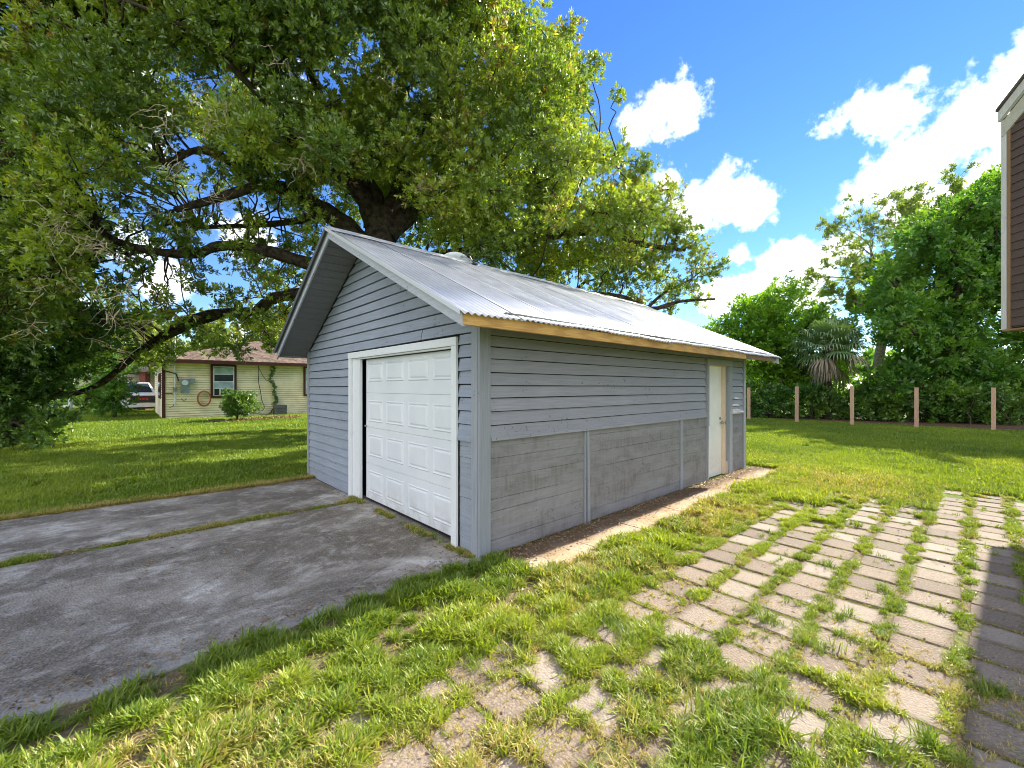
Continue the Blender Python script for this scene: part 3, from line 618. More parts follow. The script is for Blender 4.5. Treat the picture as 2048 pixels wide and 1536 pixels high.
MB().box(1.68,1.76,RB-.25,RB-.15,zroof(RB-.2)+.01,zroof(RB-.2)+.034).build('foot_plate','truck_black',dish)

# ---------------------------------------------------------------- foliage machinery
def sprig_template(nl,ll,lw,seed,open_=.9):
    r=np.random.default_rng(seed); V=[];F=[]
    for i in range(nl):
        phi=i*2.4+r.uniform(-.4,.4); th=r.uniform(.35,1.35)*open_; L=ll*r.uniform(.7,1.15); W=lw*r.uniform(.8,1.2)
        d=np.array([math.sin(th)*math.cos(phi),math.sin(th)*math.sin(phi),math.cos(th)]); s=np.cross(d,r.normal(size=3)); s/=np.linalg.norm(s)+1e-9
        nrm=np.cross(d,s); b=np.array([0,0,(i/nl-.6)*ll*.9])+d*ll*.12; mid=b+d*L*.48+nrm*W*.18
        n=len(V); V+=[b,mid-s*W/2,b+d*L-nrm*W*.25,mid+s*W/2]; F+=[(n,n+1,n+2,n+3)]
    return np.array(V),np.array(F)
def scatter_sprigs(pos,dirs,scale,templ,tone=None,seed=0):
    r=np.random.default_rng(seed); N=len(pos); VV=[];FF=[];RR=[]; off=0; ch=r.integers(0,len(templ),N)
    for t,(V,F) in enumerate(templ):
        idx=np.nonzero(ch==t)[0]
        if len(idx)==0: continue
        d=dirs[idx]; d=d/(np.linalg.norm(d,axis=1,keepdims=True)+1e-9); q=r.normal(size=d.shape); a=np.cross(d,q); a/=np.linalg.norm(a,axis=1,keepdims=True)+1e-9; b=np.cross(d,a)
        M=np.stack([a,b,d],axis=2)            # columns
        W=np.einsum('nij,vj->nvi',M,V)*scale[idx][:,None,None]+pos[idx][:,None,:]
        n=len(idx); VV.append(W.reshape(-1,3)); FF.append((F[None]+(np.arange(n)*len(V))[:,None,None]+off).reshape(-1,4)); off+=n*len(V)
        base=r.random((n,1))*.55+(tone[idx][:,None] if tone is not None else 0)
        RR.append(np.clip(base+r.random((n,len(F)))*.45,0,1).ravel())
    return np.concatenate(VV),np.concatenate(FF),np.concatenate(RR)
T_OAK=[sprig_template(10,.092,.035,i) for i in range(7)]
T_BROAD=[sprig_template(8,.20,.085,20+i) for i in range(6)]
T_FINE=[sprig_template(8,.12,.045,40+i,1.1) for i in range(5)]
def blob_points(c,rad,n,r,flat=1.,shell=.45):
    u=r.normal(size=(n,3)); u/=np.linalg.norm(u,axis=1,keepdims=True); rr=r.random(n)**shell
    lump=1+.22*np.sin(u[:,0]*4+c[0]*3)+.18*np.sin(u[:,2]*5+c[1]*5)
    p=u*(rr*lump)[:,None]*np.array([rad,rad,rad*flat]); d=u+np.array([0,0,.35])+r.normal(size=(n,3))*.45
    return p+np.asarray(c),d
def inpoly(x,y,poly):
    ins=False; n=len(poly)
    for i in range(n):
        x1,y1=poly[i]; x2,y2=poly[(i+1)%n]
        if (y1>y)!=(y2>y) and x<(x2-x1)*(y-y1)/(y2-y1)+x1: ins=not ins
    return ins
def branch_to(m,a,b,r0,r1,r,sag=.0,n=6,seg=5):
    a=np.asarray(a,float); b=np.asarray(b,float); L=np.linalg.norm(b-a); pts=[a]
    for i in range(1,seg): t=i/seg; pts.append(a+(b-a)*t+r.normal(size=3)*L*.055+np.array([0,0,math.sin(t*math.pi)*L*sag]))
    pts.append(b); q=catmull(pts,2) if seg>3 else pts; m.tube(q,[r0+(r1-r0)*i/(len(q)-1) for i in range(len(q))],n,cap=False); return pts
def generic_tree(name,base,label,cat,group,blobs,leafmat,templ,nsp,scale,trunk_r=.2,trunk_top=None,bark='bark',extra_twigs=0,seed=0,flat=.9,shell=.45,stems=1):
    "blobs: list of (centre, radius)"
    r=np.random.default_rng(seed+500); t=thing(name,base,label,cat,group); base=np.asarray(base,float)
    C=np.array([b[0] for b in blobs]); ctr=C.mean(0); top=np.array(trunk_top if trunk_top is not None else ctr)
    m=MB(); trunk=catmull([base-[0,0,.1],base+(top-base)*.35+r.normal(size=3)*.08*trunk_r*4,base+(top-base)*.7+r.normal(size=3)*.1,top],3)
    m.tube(trunk,[trunk_r*(1.25 if i==0 else 1)*(1-.6*i/len(trunk)) for i in range(len(trunk))],9,cap=False)
    for s_ in range(stems-1):
        e=C[r.integers(len(C))]; b0=base+np.array([r.normal()*.5,r.normal()*.5,-.05]); branch_to(m,b0,e,trunk_r*.6,trunk_r*.2,r,.05,6,6)
    nodes=[p for p in trunk[len(trunk)//3:]]
    order=np.argsort([np.linalg.norm(c-top) for c in C])
    for i in order:
        c=C[i]; d=[np.linalg.norm(c-q)+max(0,(q[2]-c[2]))*.8 for q in nodes]; q=nodes[int(np.argmin(d))]
        pts=branch_to(m,q,c,trunk_r*.32,trunk_r*.1,r,.06,5,4); nodes+=pts[2:]
        for k in range(extra_twigs):
            u=r.normal(size=3); u/=np.linalg.norm(u); branch_to(m,c,c+u*blobs[i][1]*.9,trunk_r*.09,trunk_r*.03,r,0,3,3)
    m.build('trunk',bark,t,smooth=True)
    ps=[];ds=[];sc=[];tn=[]
    for c,rad in blobs:
        n=max(8,int(nsp*rad**2)); p,d=blob_points(c,rad,n,r,flat,shell); keep=p[:,2]>.03; p,d=p[keep],d[keep]; ps.append(p); ds.append(d); sc.append(scale*r.uniform(.75,1.25,len(p))); tn.append(np.full(len(p),r.uniform(-.18,.12)))
    V,F,Rn=scatter_sprigs(np.concatenate(ps),np.concatenate(ds),np.concatenate(sc),templ,np.concatenate(tn),seed)
    big_mesh('crown',V,F,leafmat,t,Rn)
    return t

# ---------------------------------------------------------------- the big live oak behind the shed
def live_oak():
    r=np.random.default_rng(42)
    base=G(765,10.5); t=thing('live_oak',base,'huge spreading live oak rising behind the grey shed, crown filling the upper left','tree')
    m=MB()
    def limb(pts,n=9,sub=4):
        p=catmull([P(a,b,c) for a,b,c,_ in pts],sub); rr=[]; k=len(pts)
        for i in range(len(p)): f=i/sub; j=min(int(f),k-2); rr.append(pts[j][3]+(pts[j+1][3]-pts[j][3])*min(1,f-j))
        rr=[x*(1+.10*math.sin(i*2.1+pts[0][0])) for i,x in enumerate(rr)]
        m.tube(p,rr,n,cap=False); return p
    tr=[base-[0,0,.2],base+[0,0,.9],P(757,600,10.5),P(760,480,10.5),P(762,420,10.5)]
    m.tube(catmull(tr,4),[.56,.50,.45,.42,.40,.38,.37,.37,.36,.35,.35,.36,.36,.37,.37,.38,.32],14,cap=False)
    limbs=[limb([(735,500,10.5,.30),(690,452,10.4,.25),(636,414,10.1,.20),(576,381,9.6,.16),(520,372,9.2,.12),(440,395,9.0,.09),(350,420,8.8,.06)]),
      limb([(750,450,10.5,.28),(732,405,10.3,.22),(698,361,10.0,.18),(650,340,9.6,.14),(600,300,9.2,.11),(520,250,8.8,.09),(430,215,8.4,.06)]),
      limb([(760,440,10.6,.28),(745,390,10.7,.24),(704,312,10.7,.18),(674,262,10.8,.14),(640,190,10.8,.11),(600,90,10.8,.08),(560,-40,10.8,.05)]),
      limb([(768,440,10.5,.26),(790,400,10.7,.21),(805,360,10.8,.17),(835,300,10.9,.14),(880,200,11,.11),(900,80,11,.08)]),
      limb([(775,470,10.5,.26),(830,425,10.8,.20),(930,380,11.2,.17),(1030,350,11.5,.14),(1130,330,11.8,.11),(1220,320,12,.07)]),
      limb([(760,560,10.6,.24),(850,520,11.2,.20),(980,500,11.8,.16),(1110,470,12.0,.13),(1215,465,12.2,.11),(1290,490,12.4,.08),(1370,500,12.5,.05)]),
      limb([(780,600,10.7,.22),(960,600,11.6,.17),(1120,590,12.2,.13),(1240,595,12.5,.10),(1300,618,12.7,.075),(1360,603,12.8,.05),(1430,598,12.9,.03)]),
      limb([(740,590,10.5,.26),(680,545,10.4,.20),(610,525,10.2,.155),(518,498,9.9,.13),(440,492,9.6,.11),(390,508,9.4,.10),(312,503,9.2,.085),(234,483,9.0,.07),(190,450,8.8,.05)]),
      limb([(750,640,10.5,.26),(680,590,10.7,.20),(600,588,11,.16),(545,598,11.2,.145),(512,622,11.4,.135),(431,627,11.7,.125),(369,644,12,.12),(312,682,12.2,.115),(255,722,12.3,.10),(205,765,12.4,.085),(140,790,12.4,.07),(60,800,12.4,.05)]),
      limb([(450,628,11.6,.09),(380,652,11.9,.08),(300,690,12.2,.08),(250,700,12.6,.06),(190,700,12.9,.04)]),
      limb([(520,372,9.2,.10),(470,330,8.9,.08),(400,300,8.6,.07),(330,330,8.3,.05)]),
      limb([(640,420,10.1,.12),(600,440,10.4,.09),(520,450,10.9,.07),(400,455,11.2,.05)]),
      limb([(650,210,10.8,.10),(540,140,10.2,.08),(420,100,9.6,.06),(300,80,9,.04)]),
      limb([(600,300,9.2,.09),(560,240,8.6,.08),(480,150,8.0,.06),(380,60,7.6,.05),(250,0,7.2,.03)]),
      limb([(1215,465,12.2,.08),(1180,420,12.2,.06),(1120,400,12.1,.04)]),
      limb([(1290,620,12.7,.06),(1330,585,12.7,.04),(1380,560,12.8,.02)])]
    nodes=np.array([q for l in limbs for q in l[3:]])
    sil=[(-500,-520),(1020,-520),(1080,-250),(1130,-60),(1110,60),(1170,130),(1205,190),(1180,250),(1200,290),(1290,330),(1370,430),(1415,500),(1405,560),(1330,600),(1250,575),(1120,550),(1010,540),(900,500),(820,450),(700,430),(560,430),(420,500),(300,470),(230,520),(190,610),(330,690),(150,700),(-500,700)]
    gaps=[(480,575,80,52),(300,570,55,55),(420,440,60,35),(310,450,55,35),(330,290,50,45),(390,160,60,25),(620,150,60,25),(240,420,30,50),(370,600,50,25),(420,330,55,30),(640,450,40,30),(20,60,25,20)]
    # (px,py,Y,rad) accent lobes: the sunlit lobe over the roof, right-hand boughs, drooping sprays
    fixed=[(930,430,9.0,.62),(960,490,8.9,.50),(1000,440,9.3,.5),(890,470,9.4,.42),(985,520,8.8,.30),(870,400,9.4,.5),(950,360,9.2,.6),(1330,560,12.6,.6),(1395,520,12.6,.55),(1380,570,12.8,.35),(1290,430,12.3,.7),(1340,380,12.2,.4),(1290,330,12.0,.35),(1240,310,12,.4),(1420,550,12.8,.3),(1180,600,12.4,.7),(1100,540,12.0,.7),(1250,560,12.5,.8),(1200,500,12.3,.7),(1050,480,11.5,.6),
      (1400,600,12.9,.25),(1440,530,12.8,.22),(1340,620,12.9,.22),(1235,190,11.4,.25),(1190,130,11.2,.35),(1140,60,11,.4),
      (1350,450,12.6,.5),(1392,487,12.7,.4),(1300,520,12.4,.6),(1150,450,12.1,.7),(1090,400,11.8,.7),(1205,405,12.2,.7),(1245,450,12.4,.6),(1160,520,12.3,.7),(1060,560,12,.6),(1280,600,12.8,.4),(1330,500,12.7,.5),(1260,370,12.2,.6),(1130,340,11.8,.6),(980,560,12.2,.5),(1340,590,13,.4),
      (660,500,12.6,.6),(700,420,12.8,.6),(620,440,12.6,.6),(560,400,12.4,.5),(690,350,12.6,.6),(830,470,12.5,.6),(640,560,12.4,.45),(720,300,12,.6),(520,520,12.4,.4),(600,370,12.2,.5),
      (505,650,11.3,.40),(560,640,11.1,.42),(430,690,11.6,.40),(480,700,11.4,.32),(400,660,11.9,.45),(340,700,12.1,.40),(540,690,11.3,.25),(460,620,11.8,.4),(590,620,11,.3),(300,720,12.2,.5),(250,680,12.4,.6),(200,640,12.5,.7),(290,640,12.4,.5),(230,590,12.3,.5),(545,560,11.2,.42),(580,500,11.0,.4),(590,545,10.9,.3)]
    blobs=[]
    for x,y,Y,rd in fixed: blobs.append((P(x,y,Y),rd,1.))
    tries=0
    while len(blobs)<len(fixed)+640 and tries<60000:
        tries+=1; x=r.uniform(-420,1420); y=r.uniform(-500,640); Y=7.2+9.6*r.random()**1.25; rad=r.uniform(.42,.92)
        if not inpoly(x,y,sil): continue
        c=P(x,y,Y)
        if c[2]>13.2-.0*Y: continue
        if np.hypot(c[0]-base[0],c[1]-base[1])>11.5: continue
        rp=rad/Y*FPX*.75
        if any(((x-gx)/(gw+rp*.8))**2+((y-gy)/(gh+rp*.8))**2<1 for gx,gy,gw,gh in gaps): continue
        if not(inpoly(x+rp,y,sil) and inpoly(x,y+rp*.9,sil)): continue
        if c[2]-rad<4.05 and -1.2<c[0]<8 and -1.2<c[1]<6: continue
        if 600<x<850 and 330<y and Y<10.6: continue
        if x<620 and 220<y<480 and r.random()<.35: continue
        if Y<8.2 and x>700: continue
        blobs.append((c,rad,1. if y>-60 else .55))
    for _ in range(85): blobs.append((P(r.uniform(190,650),r.uniform(300,650),r.uniform(8.4,11.5)),r.uniform(.22,.42),.42))
    ps=[];ds=[];sc=[];tn=[]
    for c,rad,dn in blobs:
        q=nodes[int(np.argmin(np.linalg.norm(nodes-c,axis=1)+np.maximum(0,nodes[:,2]-c[2])*.5))]
        pts=branch_to(m,q,c,.020+.010*rad,.009,r,.05,5,5)
        for k in range(5):
            u=r.normal(size=3); u[2]+=.2; u/=np.linalg.norm(u); branch_to(m,c,c+u*rad*.95,.012,.004,r,0,3,3)
        n=int(310*rad**2*dn)+12; p,d=blob_points(c,rad,n,r,.85,.42)
        ps.append(p); ds.append(d); sc.append(r.uniform(.8,1.3,n)*(1.5 if dn==.55 else 1.)); tn.append(np.full(n,r.choice([-.32,-.2,-.05,.1,.25])+r.uniform(-.06,.06)))
    m.build('trunk','bark',t,smooth=True)
    V,F,Rn=scatter_sprigs(np.concatenate(ps),np.concatenate(ds),np.concatenate(sc),T_OAK,np.concatenate(tn),3)
    big_mesh('crown',V,F,'oak_leaf',t,Rn); print('oak quads',len(F),'blobs',len(blobs))
    # pale dead twig tangles hanging in the crown
    tw=MB()
    for x,y,Y,sz,nn in ((120,440,6.7,.55,30),(185,490,6.7,.5,26),(235,560,6.8,.5,22),(240,630,7.0,.6,24),(330,240,6.7,.5,26),(430,220,6.8,.5,24),(350,330,6.7,.45,18),(430,390,7.0,.45,20),(600,330,7.2,.35,24),(620,290,7.2,.25,14),(350,430,7.2,.4,14),(840,370,8.0,.25,22),(560,110,7,.4,12),(780,170,8,.4,14),(110,560,7.2,.5,16),(260,690,8.5,.6,16),(60,650,7.2,.5,14)):
        c=P(x,y,Y)
        for k in range(int(nn*.65)):
            a=c+r.normal(size=3)*sz*.25; d=r.normal(size=3)*np.array([1,1,.6]); d[2]-=.55; d/=np.linalg.norm(d); pts=[a]; L=sz*r.uniform(.5,1.2)
            for i in range(6): d=d+r.normal(size=3)*.38; d/=np.linalg.norm(d); pts.append(pts[-1]+d*L/6)
            tw.tube(pts,[.0062-.0007*i for i in range(7)],3,cap=False)
            if k%2==0:
                q=pts[3]; d2=r.normal(size=3); d2/=np.linalg.norm(d2); tw.tube([q,q+d2*L*.15,q+d2*L*.3+r.normal(size=3)*.04],[.005,.004,.002],3,cap=False)
    o=tw.build('dead_twigs','twig',t); o['kind']='stuff'
live_oak()

# added tree behind the shed: shades the left lawn, fills gaps in the oak
def back_tree():
    r=np.random.default_rng(21); bl=[]
    while len(bl)<46:
        x=r.uniform(820,1270); y=r.uniform(360,640); Y=r.uniform(15.5,20)
        c=P(x,y,Y)
        if c[2]<4.6 or (x-1040)**2/230**2+(y-500)**2/140**2>1: continue
        bl.append((c,r.uniform(.55,.95)))
    generic_tree('shade_oak',G(1040,18),'oak added behind the shed roof to shade the left lawn, its crown closing the gaps right of the trunk','tree',None,bl,'oak_leaf',T_OAK,120,1.5,.28,P(1040,560,18),'bark',1,22,.85,.45)
back_tree()

# dense evergreen drooping to the lawn at the left edge
def left_tree():
    r=np.random.default_rng(11); bl=[]
    poly=[(-260,300),(120,330),(190,520),(215,640),(165,740),(120,800),(110,850),(60,865),(-260,900)]
    n=0
    while n<150:
        x=r.uniform(-260,220); y=r.uniform(300,880); 
        if not inpoly(x,y,poly): continue
        Y=r.uniform(9.6,12.2) if y>700 else r.uniform(8.6,12.2); rad=r.uniform(.42,.8)
        if y>780: rad*=.75
        c=P(x,y,Y)
        if c[2]<.25: c[2]=.25+rad*.3
        bl.append((c,rad)); n+=1
    for x,y,Y,q in ((60,800,10.8,.5),(100,790,11,.45),(30,770,10.6,.5),(120,745,10.8,.45),(10,840,10.5,.4),(60,845,10.6,.35),(110,830,10.9,.32),(150,700,11,.4),(170,660,11,.45),(50,700,10.5,.6),(90,730,10.6,.5),(0,700,10.4,.6),(140,835,10.9,.28),(165,815,11,.22),(95,870,10.6,.25),(70,880,10.3,.28),(25,880,10.3,.3),(185,790,11.2,.2)): bl.append((P(x,y,Y),q))
    generic_tree('evergreen_tree',G(20,11.2),'dark bushy evergreen at the left edge with foliage hanging down to the lawn','tree',None,bl,'dark_leaf',T_OAK,235,1.25,.16,P(20,500,11),'bark',3,5,.85,.45,3)
left_tree()

# ---------------------------------------------------------------- hedge and trees beyond the posts (right)
def region_blobs(poly,n,Y0,Y1,r0,r1,seed):
    r=np.random.default_rng(seed); xs=[p[0] for p in poly]; ys=[p[1] for p in poly]; out=[]
    while len(out)<n:
        x=r.uniform(min(xs),max(xs)); y=r.uniform(min(ys),max(ys)); Y=r.uniform(Y0,Y1); rad=r.uniform(r0,r1); rp=rad/Y*FPX*.7
        if inpoly(x,y,poly) and inpoly(x,y-rp,poly) and inpoly(x-rp,y,poly) and inpoly(x+rp,y,poly):
            c=P(x,y,Y)
            if c[2]>.2: out.append((c,rad))
    return out
BT='broadleaf trees beyond the row of posts'
generic_tree('broadleaf_tree',G(1480,25),'bright green broadleaf tree just past the far end of the shed roof',"tree",BT,region_blobs([(1425,640),(1470,590),(1520,575),(1560,590),(1590,700),(1590,860),(1380,860),(1380,640)],90,23.5,26.5,.55,1.1,1),'broad_leaf',T_BROAD,46,1.25,.16,P(1490,680,25),'bark',1,61)
generic_tree('broadleaf_tree',G(1600,24),'pale green broadleaf tree rising directly behind the fan palm',"tree",BT,region_blobs([(1500,600),(1560,545),(1600,545),(1640,600),(1690,640),(1720,700),(1720,860),(1500,860)],110,23,26,.5,1.05,2),'broad_leaf',T_BROAD,46,1.2,.16,P(1600,660,24),'bark',1,62)
generic_tree('broadleaf_tree',G(1870,20.5),'tallest dark green broadleaf tree beside the brown house corner',"tree",BT,region_blobs([(1730,700),(1735,560),(1790,470),(1850,420),(1900,395),(1960,370),(2010,335),(2100,320),(2200,400),(2200,860),(1740,860)],280,18.6,22.5,.55,1.15,3),'deep_leaf',T_BROAD,52,1.25,.24,P(1920,560,20.5),'bark',1,63)
bt=generic_tree('broadleaf_tree',G(1830,22.6),'yellow-green broadleaf treetop showing above the tallest dark tree',"tree",BT,region_blobs([(1700,640),(1760,520),(1800,440),(1870,375),(1960,350),(2080,300),(2160,360),(2160,560),(1800,700)],95,22.6,24.5,.5,.95,4),'broad_leaf',T_BROAD,46,1.3,.2,P(1880,520,23),'bark',1,64)
def airy_tree():
    r=np.random.default_rng(65); base=G(1740,28); t=thing('airy_tree',base,'thin-leaved grey-green tree with bare forking branches against the clouds','tree'); m=MB(); tips=[]
    root=P(1770,640,28); m.tube(catmull([base-[0,0,.1],base+(root-base)*.5+[.2,0,0],root],4),[.34-.012*i for i in range(9)],8,cap=False)
    def grow(p,d,L,rad,dep):
        pts=[p]; 
        for i in range(4): d=d+r.normal(size=3)*.13+np.array([0,0,.03]); d/=np.linalg.norm(d); pts.append(pts[-1]+d*L/4)
        m.tube(pts,[rad*(1-.11*i) for i in range(5)],5 if rad>.03 else 3,cap=False)
        if dep==0: tips.append((pts[-1],d)); tips.append((pts[-2],d)); return
        if dep<3: tips.append((pts[2],d))
        for k in range(2 if dep>3 or r.random()<.45 else 3): 
            q=d+r.normal(size=3)*.50; q/=np.linalg.norm(q); grow(pts[-1] if k<2 else pts[2],q,L*r.uniform(.68,.86),rad*.62,dep-1)
    for x,y,dy,L in ((1700,470,0,2.3),(1760,420,.5,2.6),(1840,400,0,2.6),(1660,570,0,2.0),(1690,520,.8,2.1),(1800,400,-.6,2.7),(1890,385,.3,2.5),(1670,620,.3,1.7)):
        e=P(x,y,28+dy); d=e-root; D=np.linalg.norm(d); grow(root,d/D,D*.32,.12,5)
    T=np.array([a for a,b in tips]); D=np.array([b for a,b in tips]); k=3; T=np.repeat(T,k,0)+r.normal(size=(len(T)*k,3))*.10; D=np.repeat(D,k,0)+r.normal(size=(len(D)*k,3))*.5
    m.build('trunk','pale_bark',t,smooth=True); V,F,Rn=scatter_sprigs(T,D,r.uniform(.7,1.15,len(T)),T_BROAD,None,66); big_mesh('crown',V,F,'airy_leaf',t,Rn)
airy_tree()
# shrubs forming the dark base of the hedge
SH='dark shrubs along the foot of the hedge'
sh=[('far left shrub of the hedge foot, beside the first post',1520),('hedge-foot shrub between the first and second posts',1560),('hedge-foot shrub beneath the left side of the palm skirt',1630),('hedge-foot shrub behind the gap of the second and third posts',1680),('hedge-foot shrub right of the third post',1750),('hedge-foot shrub midway between third and fourth posts',1800),('hedge-foot shrub behind the fourth post',1850),('hedge-foot shrub midway between the fourth and fifth posts',1910),('hedge-foot shrub left of the fifth post',1965),('hedge-foot shrub right of the fifth post by the picture edge',2030)]
for i,(lb,px) in enumerate(sh):
    Y=22.2-(px-1500)/550*4.6; r=np.random.default_rng(900+i)
    bl=[(P(px+r.uniform(-38,38),r.uniform(775,835),Y+r.uniform(-.5,.6)),r.uniform(.35,.68)) for k in range(20)]
    generic_tree('shrub',G(px,Y),lb,'shrub',SH,bl,'deep_leaf' if i%3 else 'dark_leaf',T_BROAD,42,.95,.05,None,'bark',1,930+i,.9,.45,4)
# bed of mulch under the hedge
m=MB(); m.box(20.5,26,-9,8,0,.012); tag(m.build('hedge_bed','mulch'),kind='structure')

# cabbage palm
def palm():
    base=G(1655,20.9); t=thing('cabbage_palm',base,'fan palm with drooping green fronds over a skirt of dead brown ones','palm'); r=np.random.default_rng(5)
    top=P(1657,690,20.9); m=MB(); m.tube(catmull([base-[0,0,.1],base+(top-base)*.5+[.05,.03,0],top],4),[.24,.2,.19,.18,.18,.19,.2,.22,.2],10); m.build('trunk','bark',t,smooth=True)
    for k in range(52):
        dead=k>=38; q=k-38
        phi=k*2.39996+r.uniform(-.2,.2)
        el=(R(75)-R(100)*(k/38)) if not dead else R(-5)-R(80)*r.random()
        el+=r.uniform(-.12,.12); Lp=r.uniform(.65,1.1) if not dead else r.uniform(.25,1.15); h=np.array([math.cos(phi),math.sin(phi),0]); d=h*math.cos(el)+np.array([0,0,math.sin(el)])
        mid=top+d*Lp*.5; end=top+d*Lp+np.array([0,0,-.12 if not dead else -.2])
        V=[];F=[]; side_=np.cross(d,[0,0,1]); side_/=np.linalg.norm(side_)+1e-6; up=np.cross(side_,d)
        mb=MB(); mb.tube([top,mid,end],[.02,.016,.012],4,cap=False)
        nl=22 if not dead else 13; Rl=.92 if not dead else .9
        for i in range(nl):
            a=(i/(nl-1)-.5)*R(215 if not dead else r.uniform(45,110)); dd=d*math.cos(a)+side_*math.sin(a)+up*.12*math.cos(a*2); dd/=np.linalg.norm(dd); L=Rl*(.78+.22*math.cos(a))*r.uniform(.85,1.08)
            s=np.cross(dd,up); s/=np.linalg.norm(s)+1e-6; w=.036
            p0=end; p1=end+dd*L*.5+np.array([0,0,-.03]); p2=end+dd*L*.82+np.array([0,0,-.18*L-(.1 if dead else 0)]); p3=end+dd*L*.95+np.array([0,0,-.5*L-(.15 if dead else 0)])
            mb.add([p0,p1-s*w,p1+s*w,p2-s*w*.7,p2+s*w*.7,p3],[(0,1,2),(1,3,4,2),(3,5,4)],0)
        o=mb.build('frond','palm_dead' if dead else 'palm_leaf',t)
        a=o.data.attributes.new('rnd','FLOAT','FACE'); a.data.foreach_set('value',(r.random(len(o.data.polygons))*.6+r.random()*.4).astype(np.float32))
        if dead: o['label']='dead brown hanging frond'
palm()
# posts
PL=['leftmost bare wooden post, closest to the shed corner','second wooden post from the shed, left of the fan palm','third wooden post, standing below the right side of the fan palm','fourth wooden post, alone against the dark hedge','fifth wooden post from the shed, farthest right']
for i,(px,Yd) in enumerate(((1497.5,20.45),(1593.5,18.75),(1704,17.35),(1833,16.2),(1987,15.2))):
    b=G(px,Yd); m=MB(); w=.057; h=1.6+random.uniform(-.03,.04); tl=random.uniform(-.012,.012)
    m.hexa([(b[0]-w,b[1]-w,-.1),(b[0]+w,b[1]-w,-.1),(b[0]+w,b[1]+w,-.1),(b[0]-w,b[1]+w,-.1),(b[0]-w+tl,b[1]-w,h),(b[0]+w+tl,b[1]-w,h+.006),(b[0]+w+tl,b[1]+w,h+.01),(b[0]-w+tl,b[1]+w,h)])
    tag(m.build('wooden_post','post_wood',None,b),PL[i],'post','bare wooden posts in a row before the hedge')

# ---------------------------------------------------------------- brown house upper storey (right edge)
def brown_house():
    p=P(2008,657,6.43); zb=p[2]; zt=5.66; p[2]=0; d=np.array([-.74,-.68,0]); d/=np.linalg.norm(d); n=np.array([d[1]*-1*-1,0,0]); n=np.array([.68,-.74,0]); n/=np.linalg.norm(n); U=np.array([0,0,1.])
    t=thing('brown_house',p,'raised brown clapboard house corner with white trim at the right edge','house')
    L,D=6.5,5.
    m=MB(); m.prism([p+U*zb,p+d*L+U*zb,p+d*L+U*zt,p+d*L/2+U*(zt+2.3),p+U*zt],n*D); wall=m.build('wall','brown_siding',t)
    z=zb+.02; k=0
    while z<zt-.05:
        h=.125; zz1=min(z+h,zt); o=MB(); q0=p+d*.115-n*.002
        o.hexa([q0+U*z,q0-n*.020+U*z,q0-n*.020+d*(L-.2)+U*z,q0+d*(L-.2)+U*z,q0+U*(zz1-.004),q0-n*.004+U*(zz1-.004),q0-n*.004+d*(L-.2)+U*(zz1-.004),q0+d*(L-.2)+U*(zz1-.004)][::-1]); o.build('siding_board','brown_siding',wall); z+=h; k+=1
    z=zt
    while z<zt+2.0:
        s=(z+.125-zt)/2.3*L/2+.05; o=MB(); q0=p+d*max(s,.12)-n*.002; ln=L-2*max(s,.12)
        o.hexa([q0+U*z,q0-n*.020+U*z,q0-n*.020+d*ln+U*z,q0+d*ln+U*z,q0+U*(z+.121),q0-n*.004+U*(z+.121),q0-n*.004+d*ln+U*(z+.121),q0+d*ln+U*(z+.121)][::-1]); o.build('siding_board','brown_siding',wall); z+=.125
    MB().obox(p-n*.030-d*.012+U*(zb-.02),d*.075,n*.028,U*(zt-zb+.02)).build('corner_trim','white_trim',t)
    MB().obox(p-n*.026+d*.066+U*(zb-.02),d*.046,n*.024,U*(zt-zb+.02)).build('corner_trim','brown_wood',t)
    MB().obox(p-n*.0-d*.030+U*(zb+.1),d*.018,n*.2,U*(zt-zb)).build('dark_edge_strip','truck_black',t)  # black strip added for the thin dark overhang edge at the corner
    MB().obox(p-n*.03+d*.0+U*(zb-.045),d*L,n*D,U*.024).build('floor_edge','brown_wood',t)
    # white barge under the roof edge, and the roof itself
    sl_=2.3/(L/2); 
    for sgn,st,dd in ((1,p,d),(-1,p+d*L,-d)):
        a=st+U*zt; b=st+dd*L/2+U*(zt+2.3)
        MB().prism([a-n*.09+U*-.02,b-n*.09+U*-.02,b-n*.09+U*.13,a-n*.09+U*.13],n*.05).build('barge_board','white_trim',t)
        MB().prism([a-n*.036+U*-.26,b-n*.036+U*-.26,b-n*.036+U*-.03,a-n*.036+U*-.03],n*.03).build('frieze_board','old_cream',t)
        MB().prism([a-n*.12+U*.135,b-n*.12+U*.135,b-n*.12+U*.175,a-n*.12+U*.175],n*(D+.3)).build('roof','brown_roof',t)
    for s_,q_ in ((1.2,2.2),(5.5,2.2),(1.2,4.6),(5.5,4.6)):
        MB().obox(p+d*s_+n*q_,d*.2,n*.2,U*(zb-.05)).build('stilt','brown_wood',t)
brown_house()

